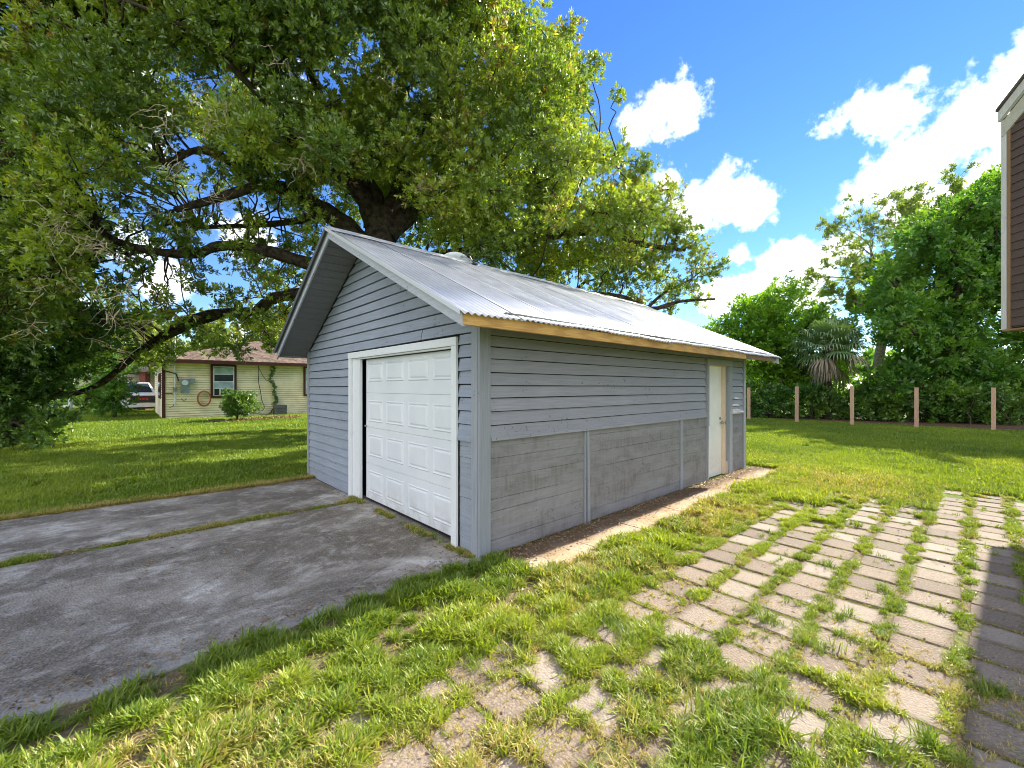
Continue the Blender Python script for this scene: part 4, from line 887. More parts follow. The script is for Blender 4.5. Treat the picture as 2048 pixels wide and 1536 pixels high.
# ---------------------------------------------------------------- cream house behind (left)
def cream_house():
    A=G(325,20.9); B=G(617,24.4); w=np.array([1.,0,0]); n=np.array([0,1.,0]); U=np.array([0,0,1.]); L=13.; D=9.; ze=2.96
    t=thing('cream_house',A,'low cream clapboard house with dark red trim and a brown hip roof','house')
    core=MB(); core.obox(A+n*.03+w*.03,w*(L-.06),n*(D-.06),U*(ze)); core.build('wall','lap_shadow',t)  # core darker than the laps: shadow lines painted into the gaps
    m=MB()
    for k in range(24):
        z=.02+k*.122; z1=min(z+.101,ze)
        def lap(o,e,nn,ln):
            m.hexa([o+U*z,o+nn*-.040+U*z,o+nn*-.040+e*ln+U*z,o+e*ln+U*z,o+U*z1,o+nn*-.008+U*z1,o+nn*-.008+e*ln+U*z1,o+e*ln+U*z1])
        lap(A+n*.029+w*.1,w,n,L-.2); lap(A+w*.029+n*.1,n,w,D-.2)
    o=m.build('siding','cream_siding',t); o['kind']='stuff'
    MB().obox(A-n*.02-w*.02,w*.13,n*.13,U*ze).build('corner_board','maroon',t)
    # roof: eaves, fascia, hip
    ov=.45; c=[A-w*ov-n*ov,A+w*(L+ov)-n*ov,A+w*(L+ov)+n*(D+ov),A-w*ov+n*(D+ov)]; zr=ze+1.62; r0=A+w*4.9+n*D/2; r1=A+w*(L-4.9)+n*D/2
    c=[q+U*(ze+.02) for q in c]; r0=r0+U*zr; r1=r1+U*zr
    m=MB(); m.add(c+[r0,r1],[(0,1,5,4),(1,2,5),(2,3,4,5),(3,0,4),(3,2,1,0)]); ro=m.build('roof','shingles',t)
    # shingle courses as low steps on the front face
    m=MB(); N_=26
    for k in range(N_):
        t0,t1=k/N_,(k+1)/N_; a0=c[0]+(r0-c[0])*t0; b0=c[1]+(r1-c[1])*t0; a1=c[0]+(r0-c[0])*t1; b1=c[1]+(r1-c[1])*t1
        m.hexa([a0,b0,b1,a1,a0+U*.030,b0+U*.030,b1+U*.008,a1+U*.008])
        a0=c[3]+(r0-c[3])*t0; b0=c[0]+(r0-c[0])*t0; a1=c[3]+(r0-c[3])*t1; b1=c[0]+(r0-c[0])*t1
        if k<N_-1: m.hexa([a0,b0,b1,a1,a0+U*.030,b0+U*.030,b1+U*.008,a1+U*.008])
    o=m.build('shingle_courses','shingles',ro); o['kind']='stuff'
    MB().obox(c[0]-n*.02-U*.17,w*(L+2*ov),n*.03,U*.17).build('fascia','maroon',t); MB().obox(c[0]-w*.02-U*.17,w*.03,n*(D+2*ov),U*.17).build('fascia','maroon',t)
    def onwall(px,py):  # point on the front wall plane
        k=(px-1024)/FPX; dirv=np.array([*(FWD+k*RGT),(HY-py)/FPX]); o=CAM
        s=np.dot(A-n*.03-o,n)/np.dot(dirv,n); return o+dirv*s
    def window(x0,x1,y0,y1,lab=None,full=True):
        a=onwall(x0,y1); b=onwall(x1,y1); b2=onwall(x1,y0); wdt=np.dot(b-a,w); z0=a[2]; z1=onwall((x0+x1)/2,y0)[2]; 
        f=MB(); q=a-n*.05; q[2]=z0; T_=.11
        f.obox(q,w*T_,n*.06,U*(z1-z0)); f.obox(q+w*(wdt-T_),w*T_,n*.06,U*(z1-z0)); f.obox(q+w*T_,w*(wdt-2*T_),n*.06,U*T_); f.obox(q+w*T_+U*(z1-z0-T_),w*(wdt-2*T_),n*.06,U*T_)
        wo=f.build('window','maroon',t)
        g=MB().obox(q+w*T_+n*.028+U*T_,w*(wdt-2*T_),n*.01,U*(z1-z0-2*T_)).build('pane','glass_dark',wo)
        s=MB(); ww=wdt-2*T_; hh=z1-z0-2*T_; o=q+w*T_+n*.002+U*T_; e=.05
        s.obox(o,w*e,n*.025,U*hh); s.obox(o+w*(ww-e),w*e,n*.025,U*hh)
        for zf in (0,.24,.47,.72): s.obox(o+w*e+U*(hh*zf),w*(ww-2*e),n*.025,U*(.045 if zf else .03))
        s.obox(o+w*e+U*(hh-.05),w*(ww-2*e),n*.025,U*.05); s.build('sash','white_frame',wo)
        MB().obox(o+w*e+n*.008+U*(hh*.26),w*(ww-2*e),n*.012,U*(hh*.21)).build('blind','blind',wo)
        MB().obox(o+w*e+n*.008+U*(hh*.75),w*(ww-2*e),n*.012,U*(hh*.2)).build('blind','blind',wo)
        return o,ww,hh
    o,ww,hh=window(421,473,729,796); window(607,640,733,792)
    # side windows
    for s_ in (1.1,2.6):
        q=A+n*s_-w*.03; f=MB().obox(q+U*1.0,n*.9,w*.06,U*1.35); wo=f.build('window','maroon',t); MB().obox(q+n*.12-w*.008+U*1.1,n*.66,w*.01,U*1.15).build('pane','glass_dark',wo)
    # meter box and conduit
    q=onwall(361,786); m=MB(); m.obox(q-n*.16,w*.36,n*.15,U*.72); mt=m.build('meter_box','meter_grey',t)
    m=MB(); cc=q+w*.17-n*.16+U*.52; m.cyl(cc,cc-n*.10,.13,14); m.build('meter_dial','dish_white',mt)
    m=MB(); m.obox(q+w*.36-n*.14+U*.52,w*.22,n*.12,U*.22); m.build('switch_box','meter_grey',t)
    m=MB(); x=onwall(350,800); m.tube([onwall(350,810)-n*.05,onwall(350,740)-n*.05,np.array([*onwall(350,715)[:2],3.3])-n*.05,np.array([*onwall(350,715)[:2],4.35])-n*.05],.035,7); m.build('service_mast','white_frame',t)
    m=MB(); m.tube([onwall(326,741)-n*.04,onwall(340,744)-n*.06,onwall(352,748)-n*.08,onwall(357,762)-n*.06],.03,6); m.tube([onwall(329,787)-n*.04,onwall(345,787)-n*.05],.02,5); m.tube([onwall(350,806)-n*.04,onwall(346,812)-n*.04,onwall(338,816)-n*.04],.012,4); m.tube([onwall(362,797)-n*.05,onwall(368,803)-n*.05,onwall(373,797)-n*.05],.02,5)
    m.build('cable','cable',t)
    c1=onwall(346,783); MB().obox(c1-n*.1,w*.16,n*.08,U*.2).build('junction_box','meter_grey',t)
    # air conditioner in the window
    ac=thing('air_conditioner',o-n*.3,'window air conditioner filling the bottom of the cream house window','air conditioner')
    MB().obox(o-n*.22+w*.26+U*.03,w*(ww-.36),n*.215,U*(hh*.22)).build('housing','white_frame',ac)
    gq=o-n*.232+w*.31+U*.065; m=MB()
    for k in range(8): m.obox(gq+U*(k*(hh*.22-.08)/8),w*(ww-.46),n*.01,U*.018)
    MB().obox(gq-U*.005+n*.004,w*(ww-.46),n*.006,U*(hh*.22-.06)).build('grille_back','truck_black',ac); m.build('grille_slats','cable',ac)
    # hose coil
    hc=onwall(408,797)-n*.06; hz=thing('garden_hose',hc,'coiled orange garden hose hanging on the cream house wall','hose'); m=MB()
    for k in range(4):
        rr=.50-.02*k; pts=[hc-n*(.02*k)+w*.29*math.cos(t_)*(1-.03*k)+U*(.40*math.sin(t_)*(1-.03*k)) for t_ in np.linspace(0,2*math.pi,22)]; m.tube(pts,.024,5)
    m.build('coil','hose',hz); MB().obox(hc+U*.36-w*.03,w*.06,n*.05,U*.05).build('hook','steel',hz)
    # crate
    q=onwall(545,833)-n*.55; q[2]=0; cr=thing('planter_crate',q,'grey wooden crate on the grass against the cream house','crate')
    m=MB(); 
    for k in range(3):
        MB().obox(q+U*(.02+k*.19),w*.62,n*.03,U*.175).build('slat','crate',cr); MB().obox(q+n*.37+U*(.02+k*.19),w*.62,n*.03,U*.175).build('slat','crate',cr)
        MB().obox(q+n*.031+U*(.02+k*.19),w*.03,n*.338,U*.175).build('slat','crate',cr); MB().obox(q+w*.59+n*.031+U*(.02+k*.19),w*.03,n*.338,U*.175).build('slat','crate',cr)
    MB().obox(q+n*.032+w*.032+U*.03,w*.556,n*.336,U*.5).build('fill','dark',cr)
    # vines and loose cable
    r=np.random.default_rng(77)
    def vine(pts,nm,lab,leaves,rad=.012):
        v=thing(nm,onwall(*pts[-1])-n*.06,lab,'vine'); p3=catmull([onwall(x,y)-n*(.05+.03*r.random()) for x,y in pts],5); MB().tube(p3,rad,4).build('stem','cable' if not leaves else 'bark',v)
        if leaves:
            a=np.array(p3); idx=r.integers(0,len(a),leaves); ps=a[idx]+r.normal(size=(leaves,3))*.05; V,F,Rn=scatter_sprigs(ps,r.normal(size=(leaves,3))-n*.8,np.full(leaves,.8),T_FINE,None,8); big_mesh('leaves',V,F,'dark_leaf',v,Rn)
    vine([(547,730),(544,745),(541,760),(549,775),(548,788),(552,800),(549,806)],'climbing_vine','leafy vine hanging down the cream wall above the crate',110)
    vine([(516,728),(517,745),(517,765),(521,785),(523,800),(528,815),(520,822),(512,812),(505,800)],'dead_vine','bare dark vine stem on the cream wall right of the window',0,.02)
    vine([(548,770),(538,763),(529,757),(518,737)],'vine_branch','thin bare stem slanting between the two wall vines',0,.012)
    vine([(505,832),(520,834),(538,828),(545,818)],'loose_cable','dark hose looped on the ground left of the crate',6,.03)
    # round shrub and edging
    b=G(474,19.9); bl=[(b+np.array([r.normal()*.26,r.normal()*.26,.35+.95*r.random()]),r.uniform(.24,.36)) for k in range(34)]
    generic_tree('round_shrub',b,'small rounded green shrub standing in front of the cream house window','shrub',None,bl,'dark_leaf',T_FINE,520,.75,.05,b+np.array([0,0,.7]),'bark',0,700,1.,.4)
    m=MB(); q=G(418,19.0); e=(G(452,19.2)-q); m.tube([q+U*.05,q+e*.5+U*.07,q+e+U*.06],[.09,.1,.08],8); tag(m.build('log','log',None,q),'short grey log lying on the grass left of the round shrub','log')
    ps=[]; 
    for k in range(260):
        x=r.uniform(455,600); y=19.5+(x-455)/145*2.6+r.normal()*.35; qq=G(x,y); ps.append(qq+[0,0,.04])
    V,F,Rn=scatter_sprigs(np.array(ps),r.normal(size=(len(ps),3)),np.full(len(ps),.9),T_FINE,None,9); o=big_mesh('dead_leaves',V,F,'litter',None,Rn,kind='stuff'); o['label']='pile of dry brown leaves raked beside the round shrub'
cream_house()

# ---------------------------------------------------------------- truck, carport and far neighbours (left)
def truck():
    b=G(287,26.3); f=np.array([*(-FWD*.55+RGT*.80),0]); f/=np.linalg.norm(f); s=np.array([-f[1],f[0],0]); U=np.array([0,0,1.])
    t=thing('pickup_truck',b,'white pickup truck parked nose-on beside the cream house','truck')
    def q(a,l,z): return b+f*a+s*l+U*z
    m=MB()
    def sect(prof,l0,l1,mi=0): m.prism([q(a,l0,z) for a,z in prof],s*(l1-l0),mi)
    sect([(0,.55),(0,1.12),(-.15,1.20),(-1.35,1.26),(-1.35,.55)],-.98,.98)
    m.hexa([q(-1.3,-.98,1.20),q(-1.3,.98,1.20),q(-3.2,.98,1.20),q(-3.2,-.98,1.20),q(-1.9,-.78,1.90),q(-1.9,.78,1.90),q(-3.05,.78,1.90),q(-3.05,-.78,1.90)][::1])
    sect([(-1.351,.5),(-1.351,1.199),(-5.5,1.199),(-5.5,.5)],-.98,.98)
    bo=m.build('body','truck_white',t)
    m=MB(); m.hexa([q(-1.36,-.80,1.27),q(-1.36,.80,1.27),q(-1.34,.80,1.28),q(-1.34,-.80,1.28),q(-1.87,-.70,1.83),q(-1.87,.70,1.83),q(-1.83,.70,1.85),q(-1.83,-.70,1.85)]); m.build('windscreen','glass_dark',t)
    for sg in (-1,1):
        for a0_,a1_,k_ in ((-1.66,-2.25,.0),(-2.31,-2.95,.0)):
            MB().hexa([q(a0_+.13 if a0_>-2 else a0_,sg*.965,1.27),q(a1_,sg*.965,1.27),q(a1_,sg*.93,1.27),q(a0_+.13 if a0_>-2 else a0_,sg*.93,1.27),q(a0_-.25 if a0_>-2 else a0_,sg*.825,1.80),q(a1_+.03,sg*.825,1.80),q(a1_+.03,sg*.79,1.80),q(a0_-.25 if a0_>-2 else a0_,sg*.79,1.80)]).build('side_window','glass_dark',t)
        for a in (-.85,-4.3): MB().cyl(q(a,sg*.975,.46),q(a,sg*.99,.46),.50,18).build('wheel_arch','truck_black',t)
    gr=MB().obox(q(.0,-.62,.62),s*1.24,f*.03,U*.44).build('grille','truck_black',t)
    MB().obox(q(.031,-.63,1.06),s*1.26,f*.012,U*.05).obox(q(.031,-.63,.58),s*1.26,f*.012,U*.05).build('grille_surround','chrome',gr)
    for k in range(3): MB().obox(q(.031,-.24+k*.17,.80),s*.12,f*.012,U*.11).build('badge_letter','red_badge',gr)
    for sg in (-1,1):
        MB().obox(q(.0,sg*.80-.15,.80),s*.30,f*.025,U*.26).build('headlight','chrome',t)
        MB().obox(q(-1.55,sg*1.12-.12,1.25),s*.24,f*.12,U*.26).build('mirror','truck_black',t)
        for a in (-.85,-4.3):
            w=MB().cyl(q(a,sg*.99-.13,.40),q(a,sg*.99+.10,.40),.40,18).build('wheel','rubber',t); MB().cyl(q(a,sg*1.0+.1*sg,.40),q(a,sg*1.0+.115*sg,.40),.22,12).build('rim','chrome',w)
    MB().obox(q(.031,-.99,.36),s*1.98,f*.09,U*.22).build('bumper','truck_white',t)
    MB().obox(q(.02,-.5,.25),s*1.0,f*.05,U*.10).build('air_dam','truck_black',t)
truck()
def far_stuff():
    U=np.array([0,0,1.])
    # road strip and a slab
    a=G(60,33); m=MB(); r_=np.array([*RGT,0]); f_=np.array([*FWD,0])
    m.obox(G(-60,31.5),r_*9.5,f_*5,U*.02); tag(m.build('road','road_grey'),kind='structure')
    # carport over the truck
    c=G(268,29); t=thing('carport',c,'flat dark carport roof with a brick pier over the white truck','carport')
    MB().obox(c-r_*4.2-f_*1+U*2.62,r_*6.6,f_*6,U*.22).build('roof','far_roof',t); 
    MB().obox(c+r_*.9-f_*.6,r_*.4,f_*.4,U*2.6).build('pier','brick_red',t); MB().obox(c-r_*3.9-f_*.6,r_*.15,f_*.15,U*2.6).build('pier','white_frame',t); MB().obox(c-r_*3.9+f_*4.4,r_*6.0,f_*.2,U*2.6).build('back_wall','tan_wall',t)
    # far houses
    h=G(150,47); t=thing('far_house',h,'pale far house with a dark red door, glimpsed through the oak foliage','house')
    MB().obox(h,r_*11,f_*7,U*2.7).build('wall','tan_wall',t); m=MB(); m.prism([h-r_*.5-f_*.5+U*2.71,h-r_*.5+f_*7.5+U*2.71,h-r_*.5+f_*3.5+U*4.6],r_*12); m.build('roof','far_roof',t)
    for k in (1.1,2.6): MB().obox(h+r_*k-f_*.05,r_*1.2,f_*.05,U*2.1).build('door','brick_red',t)
    MB().obox(h+r_*1.0-f_*.06+U*1.3,r_*3.,f_*.02,U*.1).build('trim_rail','white_frame',t)
    h=G(-150,52); t=thing('far_house',h,'low pink far house behind the evergreen at the left edge','house')
    MB().obox(h,r_*10,f_*7,U*2.7).build('wall','brick_red',t); m=MB(); m.prism([h-r_*.5-f_*.5+U*2.71,h-r_*.5+f_*7.5+U*2.71,h-r_*.5+f_*3.5+U*4.6],r_*11); m.build('roof','far_roof',t); MB().obox(h+r_*4-f_*.05+U*.9,r_*1.6,f_*.05,U*1.2).build('window','glass_dark',t)
    # conifer-like dark shrub in front of the truck
    r=np.random.default_rng(31)
    bl=[(P(228+r.normal()*16,765-k*1.0+r.normal()*6 if False else 650+k*9+r.normal()*4,22.+r.normal()*.4),.32+.030*k*.9) for k in range(19)]
    bl=[(P(228+r.normal()*(4+k*1.3),648+k*9.2,22.+r.normal()*.4),.32+.022*k) for k in range(19)]+[(P(228+r.uniform(-30,30),800+r.uniform(-20,15),22.),.45) for k in range(8)]
    generic_tree('conifer',G(228,22),'dark pointed evergreen in front of the white truck','tree',None,bl,'deep_leaf',T_FINE,150,1.4,.1,P(228,700,22),'bark',0,801)
    bl=[(P(250+r.uniform(-25,35),700+r.uniform(-45,40),19.),r.uniform(.35,.6)) for k in range(10)]
    b=G(160,34); bl=[(b+np.array([r.normal()*.35,r.normal()*.35,.3+1.3*r.random()]),r.uniform(.4,.55)) for k in range(10)]
    generic_tree('round_shrub',b,'dark round shrub beside the road at the far left','shrub',None,bl,'deep_leaf',T_FINE,120,1.5,.05,None,'bark',0,803)
    # background trees beyond the houses
    BG='sunlit trees behind the neighbouring houses'
    specs=[('sunlit yellow-green tree behind the left end of the cream house roof',300,46,620,720,.0,'yellow_leaf'),('sunlit tree above the middle of the cream house roof',430,46,630,720,0,'yellow_leaf'),('bright tree between the cream house roof and the shed gable',545,44,610,720,0,'yellow_leaf'),('sunlit tree behind the carport left of the cream house',190,50,640,760,0,'yellow_leaf'),('sunlit tree at the far left behind the road',60,60,650,770,0,'broad_leaf'),('distant green tree hidden behind the shed gable',660,48,620,740,0,'broad_leaf'),('tree far beyond the left edge of the lawn',-120,58,600,770,0,'broad_leaf'),('green tree beyond the conifer top',250,62,640,760,0,'broad_leaf')]
    for i,(lb,px,Y,y0,y1,_,mt) in enumerate(specs):
        rr=np.random.default_rng(60+i); bl=[]
        for k in range(26):
            x=px+rr.normal()*34; y=rr.uniform(y0+12,y1); bl.append((P(x,y,Y+rr.normal()*1.2),rr.uniform(.9,1.7)))
        generic_tree('background_tree',G(px,Y),lb,'tree',BG,bl,mt,T_BROAD,16,2.3,.25,P(px,y0+50,Y),'bark',0,820+i)
    # continuous wood that closes the horizon all round
    ps=[];ds=[]
    rr=np.random.default_rng(99)
    n=9000; th=rr.uniform(0,2*math.pi,n); R0=rr.uniform(95,125,n); hh=rr.random(n)**.8*(5.5+3*np.sin(th*7)+2*np.sin(th*17+1)); ps=np.stack([R0*np.cos(th),R0*np.sin(th),hh],1); ds=rr.normal(size=(n,3))-ps*.01
    V,F,Rn=scatter_sprigs(ps,ds,np.full(n,8.),T_BROAD,None,6); o=big_mesh('treeline','x' and V,F,'deep_leaf',None,Rn,kind='stuff')
far_stuff()

# ---------------------------------------------------------------- grass, weeds and litter
def tuft_mesh(name,nb,h,w,spread,seed,segs=3,lean=.8):
    r=np.random.default_rng(seed); V=[];F=[];tip=[];rn=[]
    for b in range(nb):
        phi=r.uniform(0,2*math.pi); d=np.array([math.cos(phi),math.sin(phi),0]); o=np.array([r.normal()*spread,r.normal()*spread,-.004]); L=h*r.uniform(.55,1.15); k=r.uniform(.25,1.)*lean; s=np.array([-d[1],d[0],0])
        s=s*math.cos(.6)+np.array([0,0,math.sin(.3)])*.3; n0=len(V); ww=w*r.uniform(.7,1.2); rv=r.random()
        for i in range(segs+1):
            t=i/segs; p=o+d*L*(k*t**1.5)+np.array([0,0,L*(t-.42*k*t*t*t)*(1-.25*k)])
            if i==segs: V.append(p); tip.append(1.)
            else: V+= [p-s*ww*.5*(1-.55*t),p+s*ww*.5*(1-.55*t)]; tip+=[t,t]
        for i in range(segs-1): a=n0+2*i; F.append((a,a+1,a+3,a+2)); rn.append(rv)
        a=n0+2*(segs-1); F.append((a,a+1,a+2)); rn.append(rv)
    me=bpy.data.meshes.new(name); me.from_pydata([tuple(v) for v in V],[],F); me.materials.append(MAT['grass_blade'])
    a=me.attributes.new('tipv','FLOAT','POINT'); a.data.foreach_set('value',tip); a=me.attributes.new('rnd','FLOAT','FACE'); a.data.foreach_set('value',rn)
    return bpy.data.objects.new(name,me)
def scatter_gn(name,pos,scale,tint,dry,variants,label=None,seed=0):
    n=len(pos); me=bpy.data.meshes.new(name); me.vertices.add(n); me.vertices.foreach_set('co',pos.astype(np.float32).ravel())
    r=np.random.default_rng(seed)
    for nm,typ,arr in (('scl','FLOAT',scale),('tint','FLOAT',tint),('dry','FLOAT',dry)):
        a=me.attributes.new(nm,typ,'POINT'); a.data.foreach_set('value',arr.astype(np.float32))
    a=me.attributes.new('rot','FLOAT_VECTOR','POINT'); rot=np.zeros((n,3),np.float32); rot[:,2]=r.uniform(0,6.28,n); rot[:,0]=r.normal(size=n)*.12; rot[:,1]=r.normal(size=n)*.12; a.data.foreach_set('vector',rot.ravel())
    a=me.attributes.new('pick','INT','POINT'); a.data.foreach_set('value',r.integers(0,len(variants),n).astype(np.int32))
    o=bpy.data.objects.new(name,me); COL.objects.link(o); ORG[o.name]=np.zeros(3); o['kind']='stuff'
    if label: o['label']=label
    ng=bpy.data.node_groups.new(name,'GeometryNodeTree'); ng.interface.new_socket('Geometry',in_out='INPUT',socket_type='NodeSocketGeometry'); ng.interface.new_socket('Geometry',in_out='OUTPUT',socket_type='NodeSocketGeometry')
    N=ng.nodes; Lk=ng.links; gi=N.new('NodeGroupInput'); go=N.new('NodeGroupOutput'); ip=N.new('GeometryNodeInstanceOnPoints'); jn=N.new('GeometryNodeJoinGeometry')
    for v in variants:
        oi=N.new('GeometryNodeObjectInfo'); oi.inputs['Object'].default_value=v; oi.inputs['As Instance'].default_value=True; Lk.new(oi.outputs['Geometry'],jn.inputs[0])
    def na(nm,t):
        a=N.new('GeometryNodeInputNamedAttribute'); a.data_type=t; a.inputs['Name'].default_value=nm; return next(s for s in a.outputs if s.enabled and s.name=='Attribute')
    Lk.new(gi.outputs[0],ip.inputs['Points']); Lk.new(jn.outputs[0],ip.inputs['Instance']); ip.inputs['Pick Instance'].default_value=True
    Lk.new(na('pick','INT'),ip.inputs['Instance Index']); Lk.new(na('scl','FLOAT'),ip.inputs['Scale'])
    e2r=N.new('FunctionNodeEulerToRotation'); Lk.new(na('rot','FLOAT_VECTOR'),e2r.inputs[0]); Lk.new(e2r.outputs[0],ip.inputs['Rotation'])
    Lk.new(ip.outputs[0],go.inputs[0]); md=o.modifiers.new('scatter','NODES'); md.node_group=ng
    md.show_viewport=True
    return o
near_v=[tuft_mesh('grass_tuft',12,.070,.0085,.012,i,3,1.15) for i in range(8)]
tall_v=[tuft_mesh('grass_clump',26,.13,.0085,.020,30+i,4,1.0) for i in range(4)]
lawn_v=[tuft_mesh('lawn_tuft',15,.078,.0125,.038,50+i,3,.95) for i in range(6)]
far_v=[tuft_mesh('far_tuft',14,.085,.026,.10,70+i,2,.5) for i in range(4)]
def in_view(p,m=60,ymin=.9):
    x,y,Y=pix(p); return (Y>ymin)&(x>-700)&(x<2048+800)&(y<1536+420)
def slabs_mask(x,y):
    "True on concrete (no grass)"
    e=(vnoise(x,y,5.,2)-.5)*.05
    d1=(x<-.03)&(y>-.02+e)&(y<2.66+e); d2=(x<-.03)&(y>2.83+e)&(y<4.66+e); w=(x>.10)&(x<6.95)&(y>-.62+e*2)&(y<.05); s=(x>-.03)&(x<6.6)&(y>-.02)&(y<5.05)
    return d1|d2|w|s
def near_grass():
    r=np.random.default_rng(1); n=180000
    x=r.uniform(-3.0,7.6,n); y=r.uniform(-4.5,.0,n); p=np.stack([x,y,np.zeros(n)],1); _,_,Y=pix(p)
    ok=in_view(p)&~slabs_mask(x,y); 
    # paver grid: distance to paver edge (positive inside)
    j=np.round((x-.83)/.30); k=np.round((-1.13-y)/.345); dx_=.141-np.abs(x-(.83+.30*j)); dy_=.148-np.abs(y-(-1.13-.345*k)); 
    lim=np.where(k>=2,7.1,5.6); has=(k>=0)&(x<lim)&~((k==0)&(x>-.35))&~((k==1)&(x>4.55)); ins=np.where(has,np.minimum(dx_,dy_),-.1)
    big=vnoise(x,y,.55,2); med=vnoise(x+9,y,2.6,3); fine=vnoise(x,y+5,7.,2)
    # overgrowth: thick near the driveway and the foreground, thin at the far right
    sdec=np.clip((x+.8)/3.5,0,1)*.6+np.clip((-y-1.5)/1.8,0,1)*.55
    over=.060-.105*sdec+.25*np.clip((y+1.20)/.5,0,1)+.07*np.clip((x-5.4)/1.6,0,1)
    over+= (big-.5)*.11+(med-.5)*.13; ins=np.where(has,np.minimum(dx_,dy_-.030),-.1)
    edge=over+(fine-.5)*.05
    keep=(ins<edge)|(ins<-.001)&(med>.22)
    # joints running across (between rows) carry thin grass, joints along x carry thick grass
    thin=has&(np.abs(x-(.83+.30*j))>.141)&(np.abs(y-(-1.13-.345*k))<.148)&(over<.03)
    keep&=~(thin&(r.random(n)<.12))
    bare=(vnoise(x+3,y+8,1.3,3)>.60)&(x<1.2)&(y>-2.2); keep&=~(bare&(r.random(n)<.72))
    clump=vnoise(x+31,y+17,8.5,2); keep&=(clump>.40+.10*(r.random(n)-.5))
    keep&=ok&(r.random(n)<np.clip(2.9/np.maximum(Y,1.5)+.35,0,1))
    x,y,Y=x[keep],y[keep],Y[keep]; ins=ins[keep]; thin=thin[keep]; over=over[keep]; clump=clump[keep]
    hgt=.75+.7*vnoise(x+2,y,2.1,2)+.25*r.normal(size=len(x))*.5; sc=np.clip(hgt,.45,1.9)*np.where(thin,.42,1.)*np.where(ins>0,.8,1.)*np.clip(.62+over*7,.5,1.1)*np.clip(.55+(clump-.38)*3.,.6,1.35)*np.clip(.85+Y*.045,.9,1.35)
    tint=np.clip(vnoise(x,y,1.7,3)*1.3-.12+r.normal(size=len(x))*.24,0,1); dry=np.clip(vnoise(x+20,y+3,1.1,3)*1.5-.52+r.normal(size=len(x))*.16-(clump-.5)*.8,0,1)
    # shed's shadow along the drive put into the tint: darker, greener
    gs=(y>-.55)&(x<.6); dry=np.where(gs,dry*.45,dry); tint=np.where(gs,tint*.5,tint)
    z=np.where(ins>0,.012,0.)
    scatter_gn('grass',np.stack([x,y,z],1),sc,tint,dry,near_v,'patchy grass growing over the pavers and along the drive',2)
    # thin grass rooted in the joints between paver rows
    JX=[];JY=[]
    for j_ in range(-10,22):
        for k_ in range(0,10):
            xj=.83+.30*(j_+.5); yj=-1.13-.345*k_
            if xj>(7.1 if k_>=2 else 5.6) or (k_==0 and xj>-.35) or (k_==1 and xj>4.55): continue
            nn=int(24*(.35+.9*float(vnoise(xj,yj,1.5,2)))); JX+=list(xj+r.normal(size=nn)*.008); JY+=list(yj+r.uniform(-.165,.165,nn))
    JX=np.array(JX);JY=np.array(JY); p=np.stack([JX,JY,JX*0],1); m_=in_view(p); p=p[m_]; n_=len(p)
    scatter_gn('paver_joint_grass',p,r.uniform(.18,.48,n_),np.clip(r.random(n_)*.8,0,1),np.clip(r.normal(size=n_)*.22+.25,0,1),near_v,'low grass growing in the joints between the pavers',12)
    # taller clumps
    cl=[]
    for px,py,s_,m_ in ((1552,975,1.5,10),(1780,1010,1.5,7),(1835,1015,1.3,7),(1465,1003,1.2,7),(1000,1180,1.2,14),(1480,1480,1.5,16),(1430,1500,1.3,10),(1180,1195,1.0,10),(1100,1240,1.0,10),(1530,1240,1.1,10),(1620,1290,1.0,8),(1700,1050,1.1,6),(1640,1130,.9,6),(870,1220,.9,8),(420,1340,1.1,10),(480,1330,1.1,8),(300,1400,1.,8),(60,1470,1.1,10),(700,1260,.8,8),(1560,1400,1.1,12),(1260,1290,1.0,8),(1420,1350,1.0,8),(1750,1500,1.2,10),(1860,1500,1.1,10),(1950,1380,.9,6),(1760,1180,.9,6),(1030,1290,.9,8),(950,1330,.9,8),(1900,1230,.8,6),(1690,1240,.9,6),(1370,1500,1.1,8),(1340,1290,1.,8),(1230,1250,1.1,8),(1930,1130,.8,5),(1730,970,1.,5)):
        Yg=FPX*1.6/(py-HY); q=G(px,Yg)
        for _ in range(m_): cl.append((q[0]+r.normal()*.045*s_,q[1]+r.normal()*.045*s_,0,s_*r.uniform(.45,.95)))
    nr=520
    xr=r.uniform(-2.6,7,nr); yr=r.uniform(-3.6,-.68,nr)
    for a,b in zip(xr,yr):
        if vnoise(a,b,1.2,2)>.52: cl.append((a,b,0,r.uniform(.3,.65)))
    for a,b,s_ in ((-.10,.9,.8),(-.07,.7,1.),(-.09,1.1,.5),(-.08,.55,.7),(-.07,1.4,.4),(.02,-.06,.9),(.15,-.1,.8),(-.12,-.08,.9),(-.2,-.1,.8),(.3,-.08,.5),(-.09,2.9,.7),(-.05,2.75,.7)): cl.append((a,b,0.02,s_))
    cl=np.array(cl); scatter_gn('grass_clumps',cl[:,:3],cl[:,3],np.clip(r.random(len(cl))*.5,0,1),np.clip(r.normal(size=len(cl))*.12+.05,0,1),tall_v,'taller tufts of grass scattered over the patio',3)
    # dry stubble
    n=30000; x=r.uniform(-2.9,6.5,n); y=r.uniform(-4.2,0,n); p=np.stack([x,y,np.zeros(n)],1); k_=in_view(p)&~slabs_mask(x,y)&(np.where((x<1.2)|(y>-1.1),1,0)*(vnoise(x,y,5,2)>.40)*(r.random(n)<.35+.5*(vnoise(x+20,y+3,1.1,3)>.5))>0); x,y=x[k_],y[k_]
    scatter_gn('dry_grass',np.stack([x,y,x*0+.004],1),r.uniform(.28,.62,len(x)),np.ones(len(x))*.5,np.clip(r.normal(size=len(x))*.2+.72,0,1),near_v,'dry straw between the green patches',4)
near_grass()
